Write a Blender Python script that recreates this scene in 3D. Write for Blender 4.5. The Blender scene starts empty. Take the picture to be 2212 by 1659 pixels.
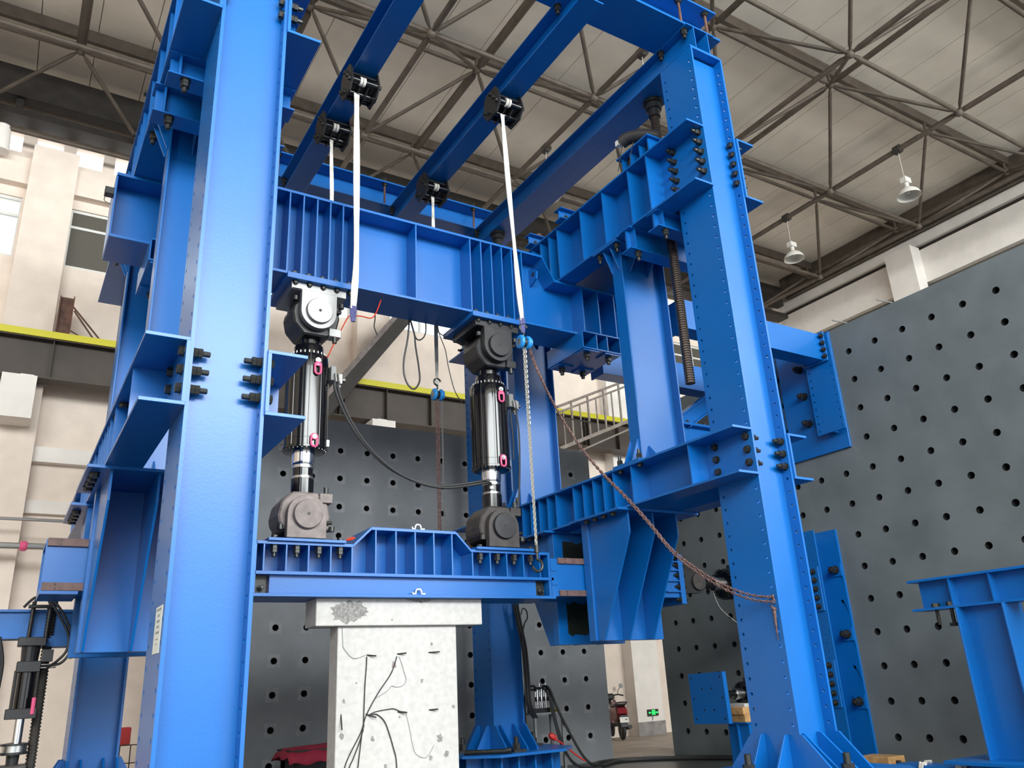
import bpy, math, random
from mathutils import Vector, Matrix
random.seed(7)
sc = bpy.context.scene
COL = sc.collection
PI = math.pi

# ---------------------------------------------------------------- camera
def cam_axes(yaw, pitch, roll):
    cy, sy = math.cos(yaw), math.sin(yaw)
    f = Vector((sy*math.cos(pitch), cy*math.cos(pitch), math.sin(pitch)))
    r = Vector((cy, -sy, 0)); u = r.cross(f)
    return math.cos(roll)*r + math.sin(roll)*u, -math.sin(roll)*r + math.cos(roll)*u, f
r_, u_, f_ = cam_axes(0.564402, 0.352920, -0.052603)
cd = bpy.data.cameras.new('camera'); cam = bpy.data.objects.new('camera', cd); COL.objects.link(cam)
cam.matrix_world = Matrix(((r_.x, u_.x, -f_.x, 0), (r_.y, u_.y, -f_.y, 0), (r_.z, u_.z, -f_.z, 1.45), (0, 0, 0, 1)))
cd.sensor_width = 36; cd.lens = 1749.3*36/2212; cd.clip_end = 200
sc.camera = cam

# ---------------------------------------------------------------- sky, daylight, exposure
w = bpy.data.worlds.new('overcast_sky'); sc.world = w; w.use_nodes = True
bg = w.node_tree.nodes['Background']
bg.inputs[0].default_value = (0.93, 0.97, 1.0, 1); bg.inputs[1].default_value = 1.6
def area(name, loc, target, sx, sy, power, col):
    l = bpy.data.lights.new(name, 'AREA'); l.shape = 'RECTANGLE'; l.size = sx; l.size_y = sy
    l.energy = power; l.color = col
    o = bpy.data.objects.new(name, l); COL.objects.link(o); o.location = loc
    o.rotation_euler = (Vector(target)-Vector(loc)).to_track_quat('-Z', 'Y').to_euler()
    return o
area('window_daylight', (4, -12, 11.2), (4, 9, 10.6), 46, 4.5, 7800, (0.955, 1.0, 0.995))
sc.view_settings.view_transform = 'Standard'; sc.view_settings.look = 'None'
sc.view_settings.exposure = 0.62; sc.view_settings.gamma = 1; sc.view_settings.use_curve_mapping = False

# ---------------------------------------------------------------- materials
def mat(name, col, rough=0.5, metal=0.0, noise=0.0, nscale=6.0, bump=0.0, bscale=60.0, spec=0.5, col2=None, coat=0.0):
    m = bpy.data.materials.new(name); m.use_nodes = True
    nt = m.node_tree; b = nt.nodes['Principled BSDF']
    b.inputs['Base Color'].default_value = (*col, 1); b.inputs['Roughness'].default_value = rough
    b.inputs['Metallic'].default_value = metal; b.inputs['Specular IOR Level'].default_value = spec
    if coat: b.inputs['Coat Weight'].default_value = coat; b.inputs['Coat Roughness'].default_value = 0.2
    tc = nt.nodes.new('ShaderNodeTexCoord')
    if noise or col2:
        n = nt.nodes.new('ShaderNodeTexNoise'); n.inputs['Scale'].default_value = nscale
        n.inputs['Detail'].default_value = 6; nt.links.new(tc.outputs['Object'], n.inputs['Vector'])
        r = nt.nodes.new('ShaderNodeValToRGB')
        a = col2 if col2 else tuple(c*(1-noise) for c in col)
        z = col if col2 else tuple(min(1, c*(1+noise)) for c in col)
        r.color_ramp.elements[0].position = 0.35; r.color_ramp.elements[0].color = (*a, 1)
        r.color_ramp.elements[1].position = 0.65; r.color_ramp.elements[1].color = (*z, 1)
        nt.links.new(n.outputs['Fac'], r.inputs['Fac']); nt.links.new(r.outputs['Color'], b.inputs['Base Color'])
    if bump:
        n2 = nt.nodes.new('ShaderNodeTexNoise'); n2.inputs['Scale'].default_value = bscale; n2.inputs['Detail'].default_value = 4
        nt.links.new(tc.outputs['Object'], n2.inputs['Vector'])
        bp = nt.nodes.new('ShaderNodeBump'); bp.inputs['Strength'].default_value = bump; bp.inputs['Distance'].default_value = 0.02
        nt.links.new(n2.outputs['Fac'], bp.inputs['Height']); nt.links.new(bp.outputs['Normal'], b.inputs['Normal'])
    return m
BLUE = mat('blue_paint', (0.0010, 0.118, 0.42), 0.33, noise=0.04, nscale=1.5, bump=0.03, bscale=45, spec=0.6)
BLUE2 = mat('old_blue_paint', (0.015, 0.13, 0.42), 0.5, noise=0.15, nscale=3, bump=0.08)
HOIST = mat('hoist_blue', (0.02, 0.24, 0.62), 0.4)
DARK = mat('black_oxide_steel', (0.035, 0.035, 0.033), 0.42, metal=0.6, noise=0.2, nscale=30)
NUT = mat('dark_nut_steel', (0.05, 0.052, 0.05), 0.4, metal=0.7)
ZINC = mat('zinc_steel', (0.34, 0.34, 0.33), 0.35, metal=0.9)
CHROME = mat('chrome', (0.75, 0.75, 0.75), 0.14, metal=1.0)
SATIN = mat('satin_steel', (0.55, 0.55, 0.54), 0.3, metal=1.0)
BLACKP = mat('black_gloss_paint', (0.005, 0.005, 0.006), 0.14, spec=0.55)
BLACKM = mat('black_satin_metal', (0.03, 0.03, 0.032), 0.35, metal=0.3, noise=0.15, nscale=8)
SILVERP = mat('silver_grey_coating', (0.30, 0.30, 0.30), 0.35, metal=0.55, noise=0.06, nscale=3)
DUST_LIT = mat('dusty_grey_brown_steel', (0.21, 0.175, 0.165), 0.6, metal=0.15, noise=0.2, nscale=9)  # dusty clevis steel; on the diagonal brace it paints the lit side
DUSTD = mat('dusty_dark_steel', (0.05, 0.043, 0.041), 0.5, metal=0.2, noise=0.25, nscale=9)
CONC = mat('white_specimen_concrete', (0.52, 0.505, 0.485), 0.85, noise=0.07, nscale=14, bump=0.15, bscale=90)
CONCD = mat('grey_worn_concrete', (0.27, 0.26, 0.25), 0.9, noise=0.3, nscale=40, bump=0.5, bscale=120)
SWALL = mat('grey_strong_wall_concrete', (0.215, 0.226, 0.24), 0.62, col2=(0.17, 0.18, 0.19), nscale=1.6, bump=0.1, bscale=35)
SWALLR = mat('teal_grey_strong_wall_concrete', (0.150, 0.172, 0.180), 0.62, col2=(0.118, 0.138, 0.143), nscale=1.6, bump=0.1, bscale=35)  # same grey concrete, darkened in colour because this wall catches less light
SWALL2 = mat('grey_hole_surround', (0.235, 0.243, 0.253), 0.7, noise=0.12, nscale=9)
SLEEVE = mat('hole_sleeve_steel', (0.028, 0.029, 0.032), 0.5, metal=0.2)
WHITE = mat('cream_wall_plaster', (0.80, 0.69, 0.60), 0.9, noise=0.05, nscale=2.5, bump=0.05)
WHITE2 = mat('white_wall_plaster', (0.84, 0.79, 0.74), 0.9, noise=0.04, nscale=2.5)
FLOORM = mat('dark_green_grey_floor', (0.060, 0.070, 0.066), 0.4, noise=0.2, nscale=1.5)
TRUSS = mat('brown_truss_paint', (0.088, 0.068, 0.052), 0.6, noise=0.2, nscale=4)
TRUSSD = mat('dark_brown_steel', (0.028, 0.023, 0.019), 0.6, noise=0.2, nscale=4)
CRANE = mat('brown_crane_girder', (0.060, 0.046, 0.037), 0.6, noise=0.15, nscale=2)
PANEL = mat('beige_ceiling_panel', (0.80, 0.735, 0.65), 0.85, noise=0.07, nscale=0.9)
YELLOW = mat('yellow_paint', (0.62, 0.56, 0.02), 0.5)
PINK = mat('pink_lifting_ring', (0.70, 0.09, 0.22), 0.35)
STRAP = mat('white_webbing', (0.66, 0.63, 0.57), 0.8, noise=0.25, nscale=7, bump=0.2, bscale=150)
SLING = mat('indigo_sling', (0.07, 0.07, 0.19), 0.8, noise=0.3, nscale=40)
RUST = mat('rusty_chain', (0.17, 0.095, 0.085), 0.6, metal=0.4, noise=0.4, nscale=30)
CHAINM = mat('galvanised_chain', (0.42, 0.42, 0.38), 0.35, metal=0.8)
BRONZE = mat('brown_bronze_pad', (0.145, 0.085, 0.075), 0.6, noise=0.2, nscale=12)
CABLE = mat('black_rubber', (0.02, 0.02, 0.021), 0.5)
REDC = mat('red_cable', (0.5, 0.035, 0.01), 0.45)
GREASE = mat('black_grease', (0.004, 0.008, 0.004), 0.3, bump=0.6, bscale=50)
REDCLOTH = mat('crimson_cloth', (0.30, 0.012, 0.04), 0.8, bump=0.2, bscale=30)
REDP = mat('red_tape', (0.58, 0.035, 0.03), 0.5)
WOOD = mat('pine_wood', (0.52, 0.30, 0.12), 0.6, noise=0.25, nscale=8)
GREYP = mat('grey_steel_stand', (0.20, 0.205, 0.20), 0.5)
RAIL = mat('grey_handrail_steel', (0.22, 0.185, 0.16), 0.5, noise=0.2)
LAMPW = mat('lamp_enamel', (0.60, 0.58, 0.54), 0.4)
FRAMEW = mat('window_frame_white', (0.7, 0.7, 0.67), 0.5)
DARKGL = mat('dark_window_panel', (0.10, 0.092, 0.075), 0.35)
PAPER = mat('notice_paper', (0.72, 0.76, 0.72), 0.7)
INK = mat('grey_ink', (0.25, 0.27, 0.28), 0.8)
WPLAST = mat('white_plastic', (0.85, 0.83, 0.78), 0.4)
BLACKPL = mat('black_plastic', (0.018, 0.018, 0.02), 0.4)
REDL = mat('red_lamp_plastic', (0.25, 0.006, 0.02), 0.25)
BASEB = mat('grey_baseboard_paint', (0.27, 0.25, 0.24), 0.7, noise=0.2)
RUSTPIPE = mat('rusty_brown_post', (0.11, 0.05, 0.032), 0.7, noise=0.4, nscale=6)
YBAG = mat('yellow_rag', (0.35, 0.30, 0.03), 0.8)
FLOORB = mat('pale_corridor_floor', (0.36, 0.30, 0.25), 0.6, noise=0.15, nscale=2)
def glass_mat():
    m = bpy.data.materials.new('window_glass'); m.use_nodes = True; nt = m.node_tree
    b = nt.nodes['Principled BSDF']; b.inputs['Base Color'].default_value = (0.95, 0.98, 0.97, 1)
    b.inputs['Roughness'].default_value = 0.02; b.inputs['Transmission Weight'].default_value = 1.0; b.inputs['IOR'].default_value = 1.02
    return m
GLASS = glass_mat()
def emit_mat(name, col, s):
    m = bpy.data.materials.new(name); m.use_nodes = True; b = m.node_tree.nodes['Principled BSDF']
    b.inputs['Base Color'].default_value = (*col, 1); b.inputs['Emission Color'].default_value = (*col, 1); b.inputs['Emission Strength'].default_value = s
    return m
EXITG = emit_mat('exit_sign_green', (0.02, 0.75, 0.12), 1.3)

# ---------------------------------------------------------------- mesh helpers
class MB:
    def __init__(s): s.v = []; s.f = []; s.m = []
    def add(s, vs, fs, mi=0):
        n = len(s.v); s.v += [tuple(p) for p in vs]
        s.f += [tuple(i+n for i in f) for f in fs]; s.m += [mi]*len(fs); return s
    def box(s, x0, x1, y0, y1, z0, z1, mi=0):
        return s.add([(x0,y0,z0),(x1,y0,z0),(x1,y1,z0),(x0,y1,z0),(x0,y0,z1),(x1,y0,z1),(x1,y1,z1),(x0,y1,z1)],
            [(0,3,2,1),(4,5,6,7),(0,1,5,4),(1,2,6,5),(2,3,7,6),(3,0,4,7)], mi)
    def prism(s, poly, ax, a, b, mi=0):
        """poly: 2-D points in the plane normal to axis ax (in cyclic order of the other two axes)"""
        def P(p, t): return (t,p[0],p[1]) if ax==0 else (p[0],t,p[1]) if ax==1 else (p[0],p[1],t)
        n = len(poly); vs = [P(p,a) for p in poly]+[P(p,b) for p in poly]
        fs = [tuple(range(n))[::-1], tuple(range(n,2*n))]+[(i,(i+1)%n,n+(i+1)%n,n+i) for i in range(n)]
        return s.add(vs, fs, mi)
    def ring(s, c, d, rs, n=20, mi=0, cap0=True, cap1=True):
        """surface of revolution about axis d through c: rs = [(dist, radius), ...]"""
        c = Vector(c); d = Vector(d).normalized(); q = d.to_track_quat('Z','Y'); X = q@Vector((1,0,0)); Y = q@Vector((0,1,0))
        vs = []
        for t, r in rs:
            for i in range(n):
                a = 2*PI*i/n; vs.append(c+d*t+(X*math.cos(a)+Y*math.sin(a))*r)
        fs = []
        for k in range(len(rs)-1):
            for i in range(n): j = (i+1)%n; fs.append((k*n+i,k*n+j,(k+1)*n+j,(k+1)*n+i))
        if cap0: fs.append(tuple(range(n))[::-1])
        if cap1: fs.append(tuple(range((len(rs)-1)*n, len(rs)*n)))
        return s.add(vs, fs, mi)
    def cyl(s, p0, p1, r, n=16, r2=None, mi=0):
        p0 = Vector(p0); p1 = Vector(p1); L = (p1-p0).length
        return s.ring(p0, p1-p0, [(0,r),(L,r if r2 is None else r2)], n, mi)
    def bar(s, p0, p1, wd, ht, mi=0, up=(0,0,1)):
        p0 = Vector(p0); p1 = Vector(p1); d = (p1-p0).normalized(); u = Vector(up)
        x = d.cross(u).normalized(); y = x.cross(d).normalized()
        vs = [p+x*a*wd/2+y*b*ht/2 for p in (p0,p1) for a,b in ((-1,-1),(1,-1),(1,1),(-1,1))]
        return s.add(vs, [(0,1,2,3),(7,6,5,4),(0,4,5,1),(1,5,6,2),(2,6,7,3),(3,7,4,0)], mi)
    def tube(s, pts, r, n=8, closed=False, mi=0, flat=None):
        P = [Vector(p) for p in pts]; m = len(P); vs = []; prev = None
        for i in range(m):
            t = (P[(i+1)%m]-P[i-1]) if closed else (P[min(i+1,m-1)]-P[max(i-1,0)])
            t.normalize()
            if prev is None:
                a = Vector((0,0,1)) if abs(t.z) < 0.9 else Vector((0,1,0)); x = t.cross(a).normalized()
            else: x = (prev-t*prev.dot(t)).normalized()
            prev = x; y = t.cross(x)
            for k in range(n):
                a = 2*PI*k/n; vs.append(P[i]+(x*math.cos(a)+y*math.sin(a)*(flat or 1))*r)
        fs = []
        for i in range(m if closed else m-1):
            j = (i+1)%m
            for k in range(n): l = (k+1)%n; fs.append((i*n+k,i*n+l,j*n+l,j*n+k))
        if not closed: fs += [tuple(range(n))[::-1], tuple(range((m-1)*n, m*n))]
        return s.add(vs, fs, mi)
    def mesh(s, name, mats, smooth=False):
        me = bpy.data.meshes.new(name); me.from_pydata(s.v, [], s.f); me.validate(); me.update()
        for m in (mats if isinstance(mats,(list,tuple)) else [mats]): me.materials.append(m)
        if any(s.m): me.polygons.foreach_set('material_index', s.m[:len(me.polygons)])
        if smooth: me.polygons.foreach_set('use_smooth', [True]*len(me.polygons))
        return me
    def build(s, name, mats, parent=None, smooth=False, bevel=0.0):
        me = s.mesh(name, mats, smooth); return link(name, me, parent, smooth, bevel)
def link(name, me, parent=None, smooth=False, bevel=0.0, at=None):
    o = bpy.data.objects.new(name, me); COL.objects.link(o)
    base = Vector(at) if at is not None else Vector((0,0,0))
    if parent is not None:
        o.parent = parent; o.location = base - (WLOC.get(parent.name, Vector((0,0,0))))
    else: o.location = base
    if at is not None: WLOC[o.name] = base
    if bevel:
        b = o.modifiers.new('bevel','BEVEL'); b.width = bevel; b.segments = 1; b.limit_method = 'ANGLE'
    if smooth:
        e = o.modifiers.new('edges','EDGE_SPLIT'); e.split_angle = math.radians(40)
    return o
WLOC = {}
def thing(name, loc, label, cat, group=None):
    o = bpy.data.objects.new(name, None); COL.objects.link(o); o.location = loc; o.empty_display_size = 0.1
    WLOC[o.name] = Vector(loc); o['label'] = label; o['category'] = cat
    if group: o['group'] = group
    return o
def tag(o, label, cat, group=None):
    o['label'] = label; o['category'] = cat
    if group: o['group'] = group
    return o
def struct(o): o['kind'] = 'structure'; return o
def stuff(o): o['kind'] = 'stuff'; return o
def bx(name, mats, parent, x0, x1, y0, y1, z0, z1, bevel=0.0):
    return MB().box(x0,x1,y0,y1,z0,z1).build(name, mats, parent, bevel=bevel)
def smooth_path(pts, n=6):
    P = [Vector(p) for p in pts]; out = []
    for i in range(len(P)-1):
        a = P[max(i-1,0)]; b = P[i]; c = P[i+1]; d = P[min(i+2,len(P)-1)]
        for k in range(n):
            t = k/n
            out.append(0.5*((2*b)+(c-a)*t+(2*a-5*b+4*c-d)*t*t+(3*b-a-3*c+d)*t**3))
    return out+[P[-1]]
_bolts = {}
def bolt_mesh(r, out, double):
    """hex bolt end standing on the plane z=0: washer, nut (two nuts if double), stub"""
    k = (r, out, double)
    if k not in _bolts:
        m = MB(); m.ring((0,0,-0.0),(0,0,1),[(0,r*2.1),(0.006,r*2.1)],14)
        h = 0.006; nn = 2 if double else 1
        for i in range(nn):
            m.ring((0,0,h),(0,0,1),[(0,r*1.75),(r*1.5,r*1.75),(r*1.62,r*1.45)],6); h += r*1.66
        if out > 0: m.ring((0,0,h),(0,0,1),[(0,r),(out,r),(out+0.004,r*0.8)],10)
        _bolts[k] = m.mesh('bolt', NUT)
    return _bolts[k]
def bolt(parent, p, axis, r=0.018, out=0.03, double=False, name='bolt'):
    o = link(name, bolt_mesh(r,out,double), parent, at=p)
    o.rotation_euler = Vector(axis).to_track_quat('Z','Y').to_euler(); return o
def chain_mb(m, pts, pitch=0.034, r=0.0055, wd=0.0105, mi=0):
    P = [Vector(p) for p in pts]; seg = [(P[i+1]-P[i]).length for i in range(len(P)-1)]; tot = sum(seg); n = int(tot/pitch)
    def at(s):
        for i, L in enumerate(seg):
            if s <= L: return P[i].lerp(P[i+1], s/L), (P[i+1]-P[i]).normalized()
            s -= L
        return P[-1], (P[-1]-P[-2]).normalized()
    for k in range(n):
        c, d = at((k+0.5)*pitch); q = d.to_track_quat('Z','Y')
        x = q@Vector((1,0,0)) if k%2 else q@Vector((0,1,0))
        L = pitch*0.42; loop = []
        for i in range(8):
            a = 2*PI*i/8; loop.append(c+x*math.cos(a)*wd+d*(math.sin(a)*wd+(L if math.sin(a)>0.01 else -L if math.sin(a)<-0.01 else 0)))
        m.tube(loop, r, 4, closed=True, mi=mi)
    return m
def holed_plate(us, vs, hc, r, n, place, t, blind=0, surround=0):
    """plate of rectangular cells, each with a round hole at hc(i,j) or None; place(u,v,w) -> point; w=0 front, w=t back"""
    m = MB()
    for i in range(len(us)-1):
        for j in range(len(vs)-1):
            u0,u1,v0,v1 = us[i],us[i+1],vs[j],vs[j+1]; h = hc(i,j)
            if h is None:
                m.add([place(u0,v0,0),place(u1,v0,0),place(u1,v1,0),place(u0,v1,0)],[(0,1,2,3)])
                if not blind: m.add([place(u0,v0,t),place(u1,v0,t),place(u1,v1,t),place(u0,v1,t)],[(3,2,1,0)])
                continue
            cu, cv = h; ang = [-0.75*PI+2*PI*k/n for k in range(n)]; q = n//4
            circ = [(cu+r*math.cos(a), cv+r*math.sin(a)) for a in ang]; cor = [(u0,v0),(u1,v0),(u1,v1),(u0,v1)]
            def ringf(outer, inner, w, mi, flip):
                for k in range(4):
                    poly = [outer[k], outer[(k+1)%4]] + ([inner[((k+1)*q-e)%n] for e in range(q+1)] if len(inner)==n else [inner[(k+1)%4], inner[k]])
                    idx = tuple(range(len(poly))); m.add([place(a,b,w) for a,b in poly], [idx[::-1] if flip else idx], mi)
            if surround:
                s = surround; sq = [(cu-s,cv-s),(cu+s,cv-s),(cu+s,cv+s),(cu-s,cv+s)]
                ringf(cor, sq, 0, 0, False); ringf(sq, circ, 0, 1, False)
            else: ringf(cor, circ, 0, 0, False)
            D = blind or t
            m.add([place(a,b,0) for a,b in circ]+[place(a,b,D) for a,b in circ], [(k,n+k,n+(k+1)%n,(k+1)%n) for k in range(n)], 2 if blind else 0)
            if blind: m.add([place(a,b,D) for a,b in circ], [tuple(range(n))], 2)
            else: ringf(cor, circ, t, 0, True)
    U0,U1,V0,V1 = us[0],us[-1],vs[0],vs[-1]
    for a,b in (((U0,V0),(U1,V0)),((U1,V0),(U1,V1)),((U1,V1),(U0,V1)),((U0,V1),(U0,V0))):
        m.add([place(*a,0),place(*b,0),place(*b,t),place(*a,t)],[(3,2,1,0)])
    if blind: m.add([place(U0,V0,t),place(U1,V0,t),place(U1,V1,t),place(U0,V1,t)],[(3,2,1,0)])
    return m
def fix_normals(o):
    import bmesh
    b = bmesh.new(); b.from_mesh(o.data); bmesh.ops.recalc_face_normals(b, faces=b.faces); b.to_mesh(o.data); b.free()
# ================================================================ THE SETTING
fl = struct(bx('floor', FLOORM, None, -14, 24, -40, 13.3, -0.3, 0)); fl['label'] = 'dark green-grey laboratory floor'  # stretched unseen past the hall's front to block sky light from below
f2 = struct(bx('floor', FLOORB, None, -14, 24, 13.3, 18.5, -0.3, 0)); f2['label'] = 'pale brown corridor floor behind the strong walls'
# strong wall at the back: two casts of the same hole grid, joint near the right column
def strong_back(x0, cells, x1, dy):
    us = [x0]+[x0+0.5*(i+1) for i in range(cells)]+([x1] if x1 else [])
    vs = [0,0.2]+[0.7+0.5*k for k in range(11)]+[6.0]
    def hc(i,j):
        if i >= cells or j == 0 or j == len(vs)-2: return None
        return (us[i]+0.25, vs[j]+0.25)
    m = holed_plate(us, vs, hc, 0.052, 12, lambda u,v,ww: (u,13.33+dy+ww,v), 0.9, blind=0.28, surround=0.1)
    return m
wb = strong_back(2.527, 9, None, 0).build('wall_back', [SWALL,SWALL2,SLEEVE]); fix_normals(wb); struct(wb)
wb['label'] = 'grey strong wall at the back, drilled with a grid of holes'
wb2 = strong_back(7.027, 6, 10.27, 0.02).build('wall_segment', [SWALL,SWALL2,SLEEVE], wb); fix_normals(wb2)
us = [1.459+0.5*k for k in range(24)]+[13.17]; vs = [0,0.16]+[0.66+0.5*k for k in range(13)]+[6.9]
m = holed_plate(us, vs, lambda i,j: None if i >= 23 or j in (0,len(vs)-2) else (us[i]+0.25, vs[j]+0.25), 0.055, 12,
                lambda u,v,ww: (11.63+ww,u,v), 1.0, blind=0.3, surround=0.1)
wr = m.build('wall_right', [SWALLR,SWALLR,SLEEVE]); fix_normals(wr); struct(wr)
wr['label'] = 'tall grey strong wall on the right, drilled with a grid of holes'
# little leftovers sticking out of the right wall's top edge
for y in (4.9, 6.1, 7.9): bx('anchor_plate', SWALL2, wr, 11.72, 12.3, y-0.22, y+0.22, 6.9, 6.93)
for y0 in (7.62, 6.75): MB().cyl((11.75,y0,6.9),(11.45,y0+0.16,6.98),0.012,8).build('tie_wire', ZINC, wr)

# far building wall with its windows (y = 18)
far = MB()
WX = [(-4.2,-0.8),(0.15,3.3),(4.0,6.6),(7.6,10.6),(11.2,14.2),(15.6,19.6)]
def strip_with_openings(mb, xs, x0, x1, z0, z1, y0=18.0, y1=18.3):
    c = x0
    for a,b in xs:
        mb.box(c,a,y0,y1,z0,z1); c = b
    mb.box(c,x1,y0,y1,z0,z1)
far.box(-14,24,18,18.3,0,10.32)
strip_with_openings(far, WX, -14, 24, 10.32, 11.75)
far.box(-14,24,18,18.3,11.75,12.86)
TOP = [(-2.5,-1.75),(-1.35,-0.98),(-0.72,-0.2),(0.06,0.62),(0.86,1.5),(1.8,2.4),(2.7,3.3),(3.6,4.2),(4.5,5.1),(5.4,6.0),(8.0,8.7),(9.2,9.9),(10.5,11.2),(12,12.7),(13.2,14),(16,17),(17.6,18.6)]
strip_with_openings(far, TOP, -14, 24, 12.86, 13.42)
far.box(-14,24,18,18.3,13.42,15.3)
wf = struct(far.build('wall_far', WHITE)); wf['label'] = 'cream plastered far wall of the hall'
bx('ring_beam', WHITE, wf, -14, 23, 17.78, 18, 11.98, 12.62)
bx('ledge', WHITE2, wf, -14, 23, 17.8, 18, 5.95, 6.25); bx('ledge', WHITE2, wf, -14, 23, 17.86, 18, 4.95, 5.2)
for n, xc in enumerate((-7.7, -0.3, 7.1, 14.88, 21.6)):
    bx('pilaster', WHITE2 if n == 3 else WHITE, wf, xc-0.44, xc+0.44, 17.6, 18, 0, 12.89)
    if n < 3:
        bx('corbel', WHITE2, wf, xc-0.27, xc+0.31, 16.95, 17.6, 6.55, 7.4)
bx('baseboard', BASEB, wf, 14.42, 15.34, 17.585, 17.6, 0, 0.33); bx('baseboard', BASEB, wf, 15.34, 15.36, 17.6, 18, 0, 0.33)
bx('door_gap', BLACKPL, wf, 15.42, 15.50, 17.97, 18.0, 0.9, 2.9)
n = 0
for a, b in WX:
    n += 1
    wn = MB()
    for (p,q,z0,z1) in ((a,b,10.32,10.38),(a,b,11.69,11.75),(a,b,11.30,11.36)): wn.box(p,q,18.05,18.13,z0,z1)
    k = max(2, round((b-a)/1.05))
    for i in range(k+1):
        x = a+(b-a)*i/k; wn.box(x-0.03 if i else x, x+0.03 if i < k else x, 18.06,18.12,10.38,11.69)
    wo = struct(wn.build('window_%d'%n, FRAMEW)); wo['label'] = 'white framed window strip in the far wall'
    for i in range(k):
        p = a+(b-a)*i/k+0.03; q = a+(b-a)*(i+1)/k-0.03
        dark = (n == 2) or (n == 6) or (n == 5)
        MB().box(p,q,18.085,18.095,10.38,11.30).build('pane', DARKGL if dark else GLASS, wo)
        MB().box(p,q,18.085,18.095,11.36,11.69).build('pane', DARKGL if dark else GLASS, wo)
# grey panels filling the lower half of the clerestory slots, dark eave beams
bx('eave_beam', TRUSSD, wf, -14, 23, 17.45, 17.75, 13.9, 14.65); bx('eave_beam', TRUSSD, wf, -14, 23, 17.35, 17.8, 13.36, 13.52)
for x in (-1.15, 1.62): bx('post', TRUSSD, wf, x-0.07, x+0.07, 17.55, 17.7, 13.5, 13.95)

# right-hand building wall (x = 23.4), far beyond the strong wall
e = MB(); e.box(23.4,23.8,-14,18.3,12.57,13.70); e.box(23.55,23.8,-14,18.3,13.70,13.86); e.box(23.35,23.8,-14,18.3,13.86,14.2)
e.box(23.5,23.8,-14,18.3,14.2,15.3); e.box(23.4,23.8,-14,18.3,0,9.6)
we = struct(e.build('wall_outer', WHITE2)); we['label'] = 'cream outer wall of the hall beyond the right strong wall'
bx('window_band', DARKGL, we, 23.6, 23.7, -14, 18.3, 9.6, 12.57)  # plain dark band filling the wall below the fascia
bx('recess_strip', TRUSSD, we, 23.5, 23.56, -14, 18, 13.70, 13.85)
bx('eave_beam', TRUSS, we, 23.05, 23.5, -14, 17.5, 14.25, 14.98); MB().cyl((23.2,-10,14.2),(23.2,17.4,14.2),0.05,8).build('pipe', TRUSS, we)
bx('pilaster', WHITE2, we, 22.9, 23.4, 12.35, 13.25, 0, 13.78); bx('pilaster', WHITE2, we, 22.9, 23.4, 4.6, 5.5, 0, 13.78)

wl = struct(bx('wall_left', WHITE, None, -14.3, -14, -14, 18.3, 0, 15.3)); wl['label'] = 'cream left wall of the hall, outside the picture'  # added out of view to hold back the sky's light on the left
# ceiling: deck and the long panels under it
ce = struct(bx('ceiling', PANEL, None, -14, 24, -14, 18.3, 15.06, 15.25)); ce['label'] = 'beige panelled ceiling'
for k in range(-12, 24):
    x = -0.975+1.0694*k
    bx('panel', PANEL, ce, x+0.008, x+1.0614, -14, 18.2, 15.0, 15.05)

# ================================================================ ROOF STRUCTURE
sf = thing('space_frame', (7.5, 9, 14.4), 'brown tubular space frame of chords, diagonals and ball nodes under the ceiling', 'roof truss')
UX = [-7.84,-4.01,-0.18,3.65,7.48,11.31,15.14,18.97,22.8]; UY = [-1.4,2.08,5.58,9.08,12.6,16.05]; UZ = 14.42
LX = [-5.9,-2.2,1.62,5.45,9.28,13.11,16.94,20.75]; LY = [0.3,3.8,7.3,10.8,14.2,17.45]; LZ = 13.02
def member(a, b, r, name, n=10):
    """tube with coned ends, like the real screwed members"""
    a = Vector(a); b = Vector(b); d = (b-a).normalized(); L = (b-a).length
    MB().ring(a+d*0.09, d, [(0,r*0.45),(0.13,r),(L-0.31,r),(L-0.18,r*0.45)], n).build(name, TRUSS, sf, smooth=True)
node_me = None
def node(p, r=0.1):
    global node_me
    if node_me is None:
        node_me = MB().ring((0,0,-r),(0,0,1),[(r*(1-math.cos(PI*i/8)),max(0.003,r*math.sin(PI*i/8))) for i in range(9)],12).mesh('ball_node', TRUSS, True)
    link('ball_node', node_me, sf, at=p)
for y in UY:
    for x in UX: node((x,y,UZ))
for y in LY:
    for x in LX: node((x,y,LZ))
for i,x in enumerate(UX):
    for j in range(len(UY)-1):
        member((x,UY[j],UZ),(x,UY[j+1],UZ), 0.095 if x < 10 else 0.07, 'chord')
for y in UY:
    for i in range(len(UX)-1): member((UX[i],y,UZ),(UX[i+1],y,UZ), 0.05, 'chord')
for x in LX:
    for j in range(len(LY)-1): member((x,LY[j],LZ),(x,LY[j+1],LZ), 0.06, 'chord')
for y in LY:
    for i in range(len(LX)-1): member((LX[i],y,LZ),(LX[i+1],y,LZ), 0.05, 'chord')
for i,x in enumerate(LX):
    for j,y in enumerate(LY):
        for ux in (UX[i],UX[i+1]):
            for uy in ([UY[j],UY[j+1]] if j+1 < len(UY) else [UY[j]]):
                member((x,y,LZ),(ux,uy,UZ), 0.043, 'diagonal')
for y in UY:
    for x in UX: MB().cyl((x,y,UZ+0.08),(x,y,UZ+0.30),0.04,8).build('purlin_post', TRUSS, sf)
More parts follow.
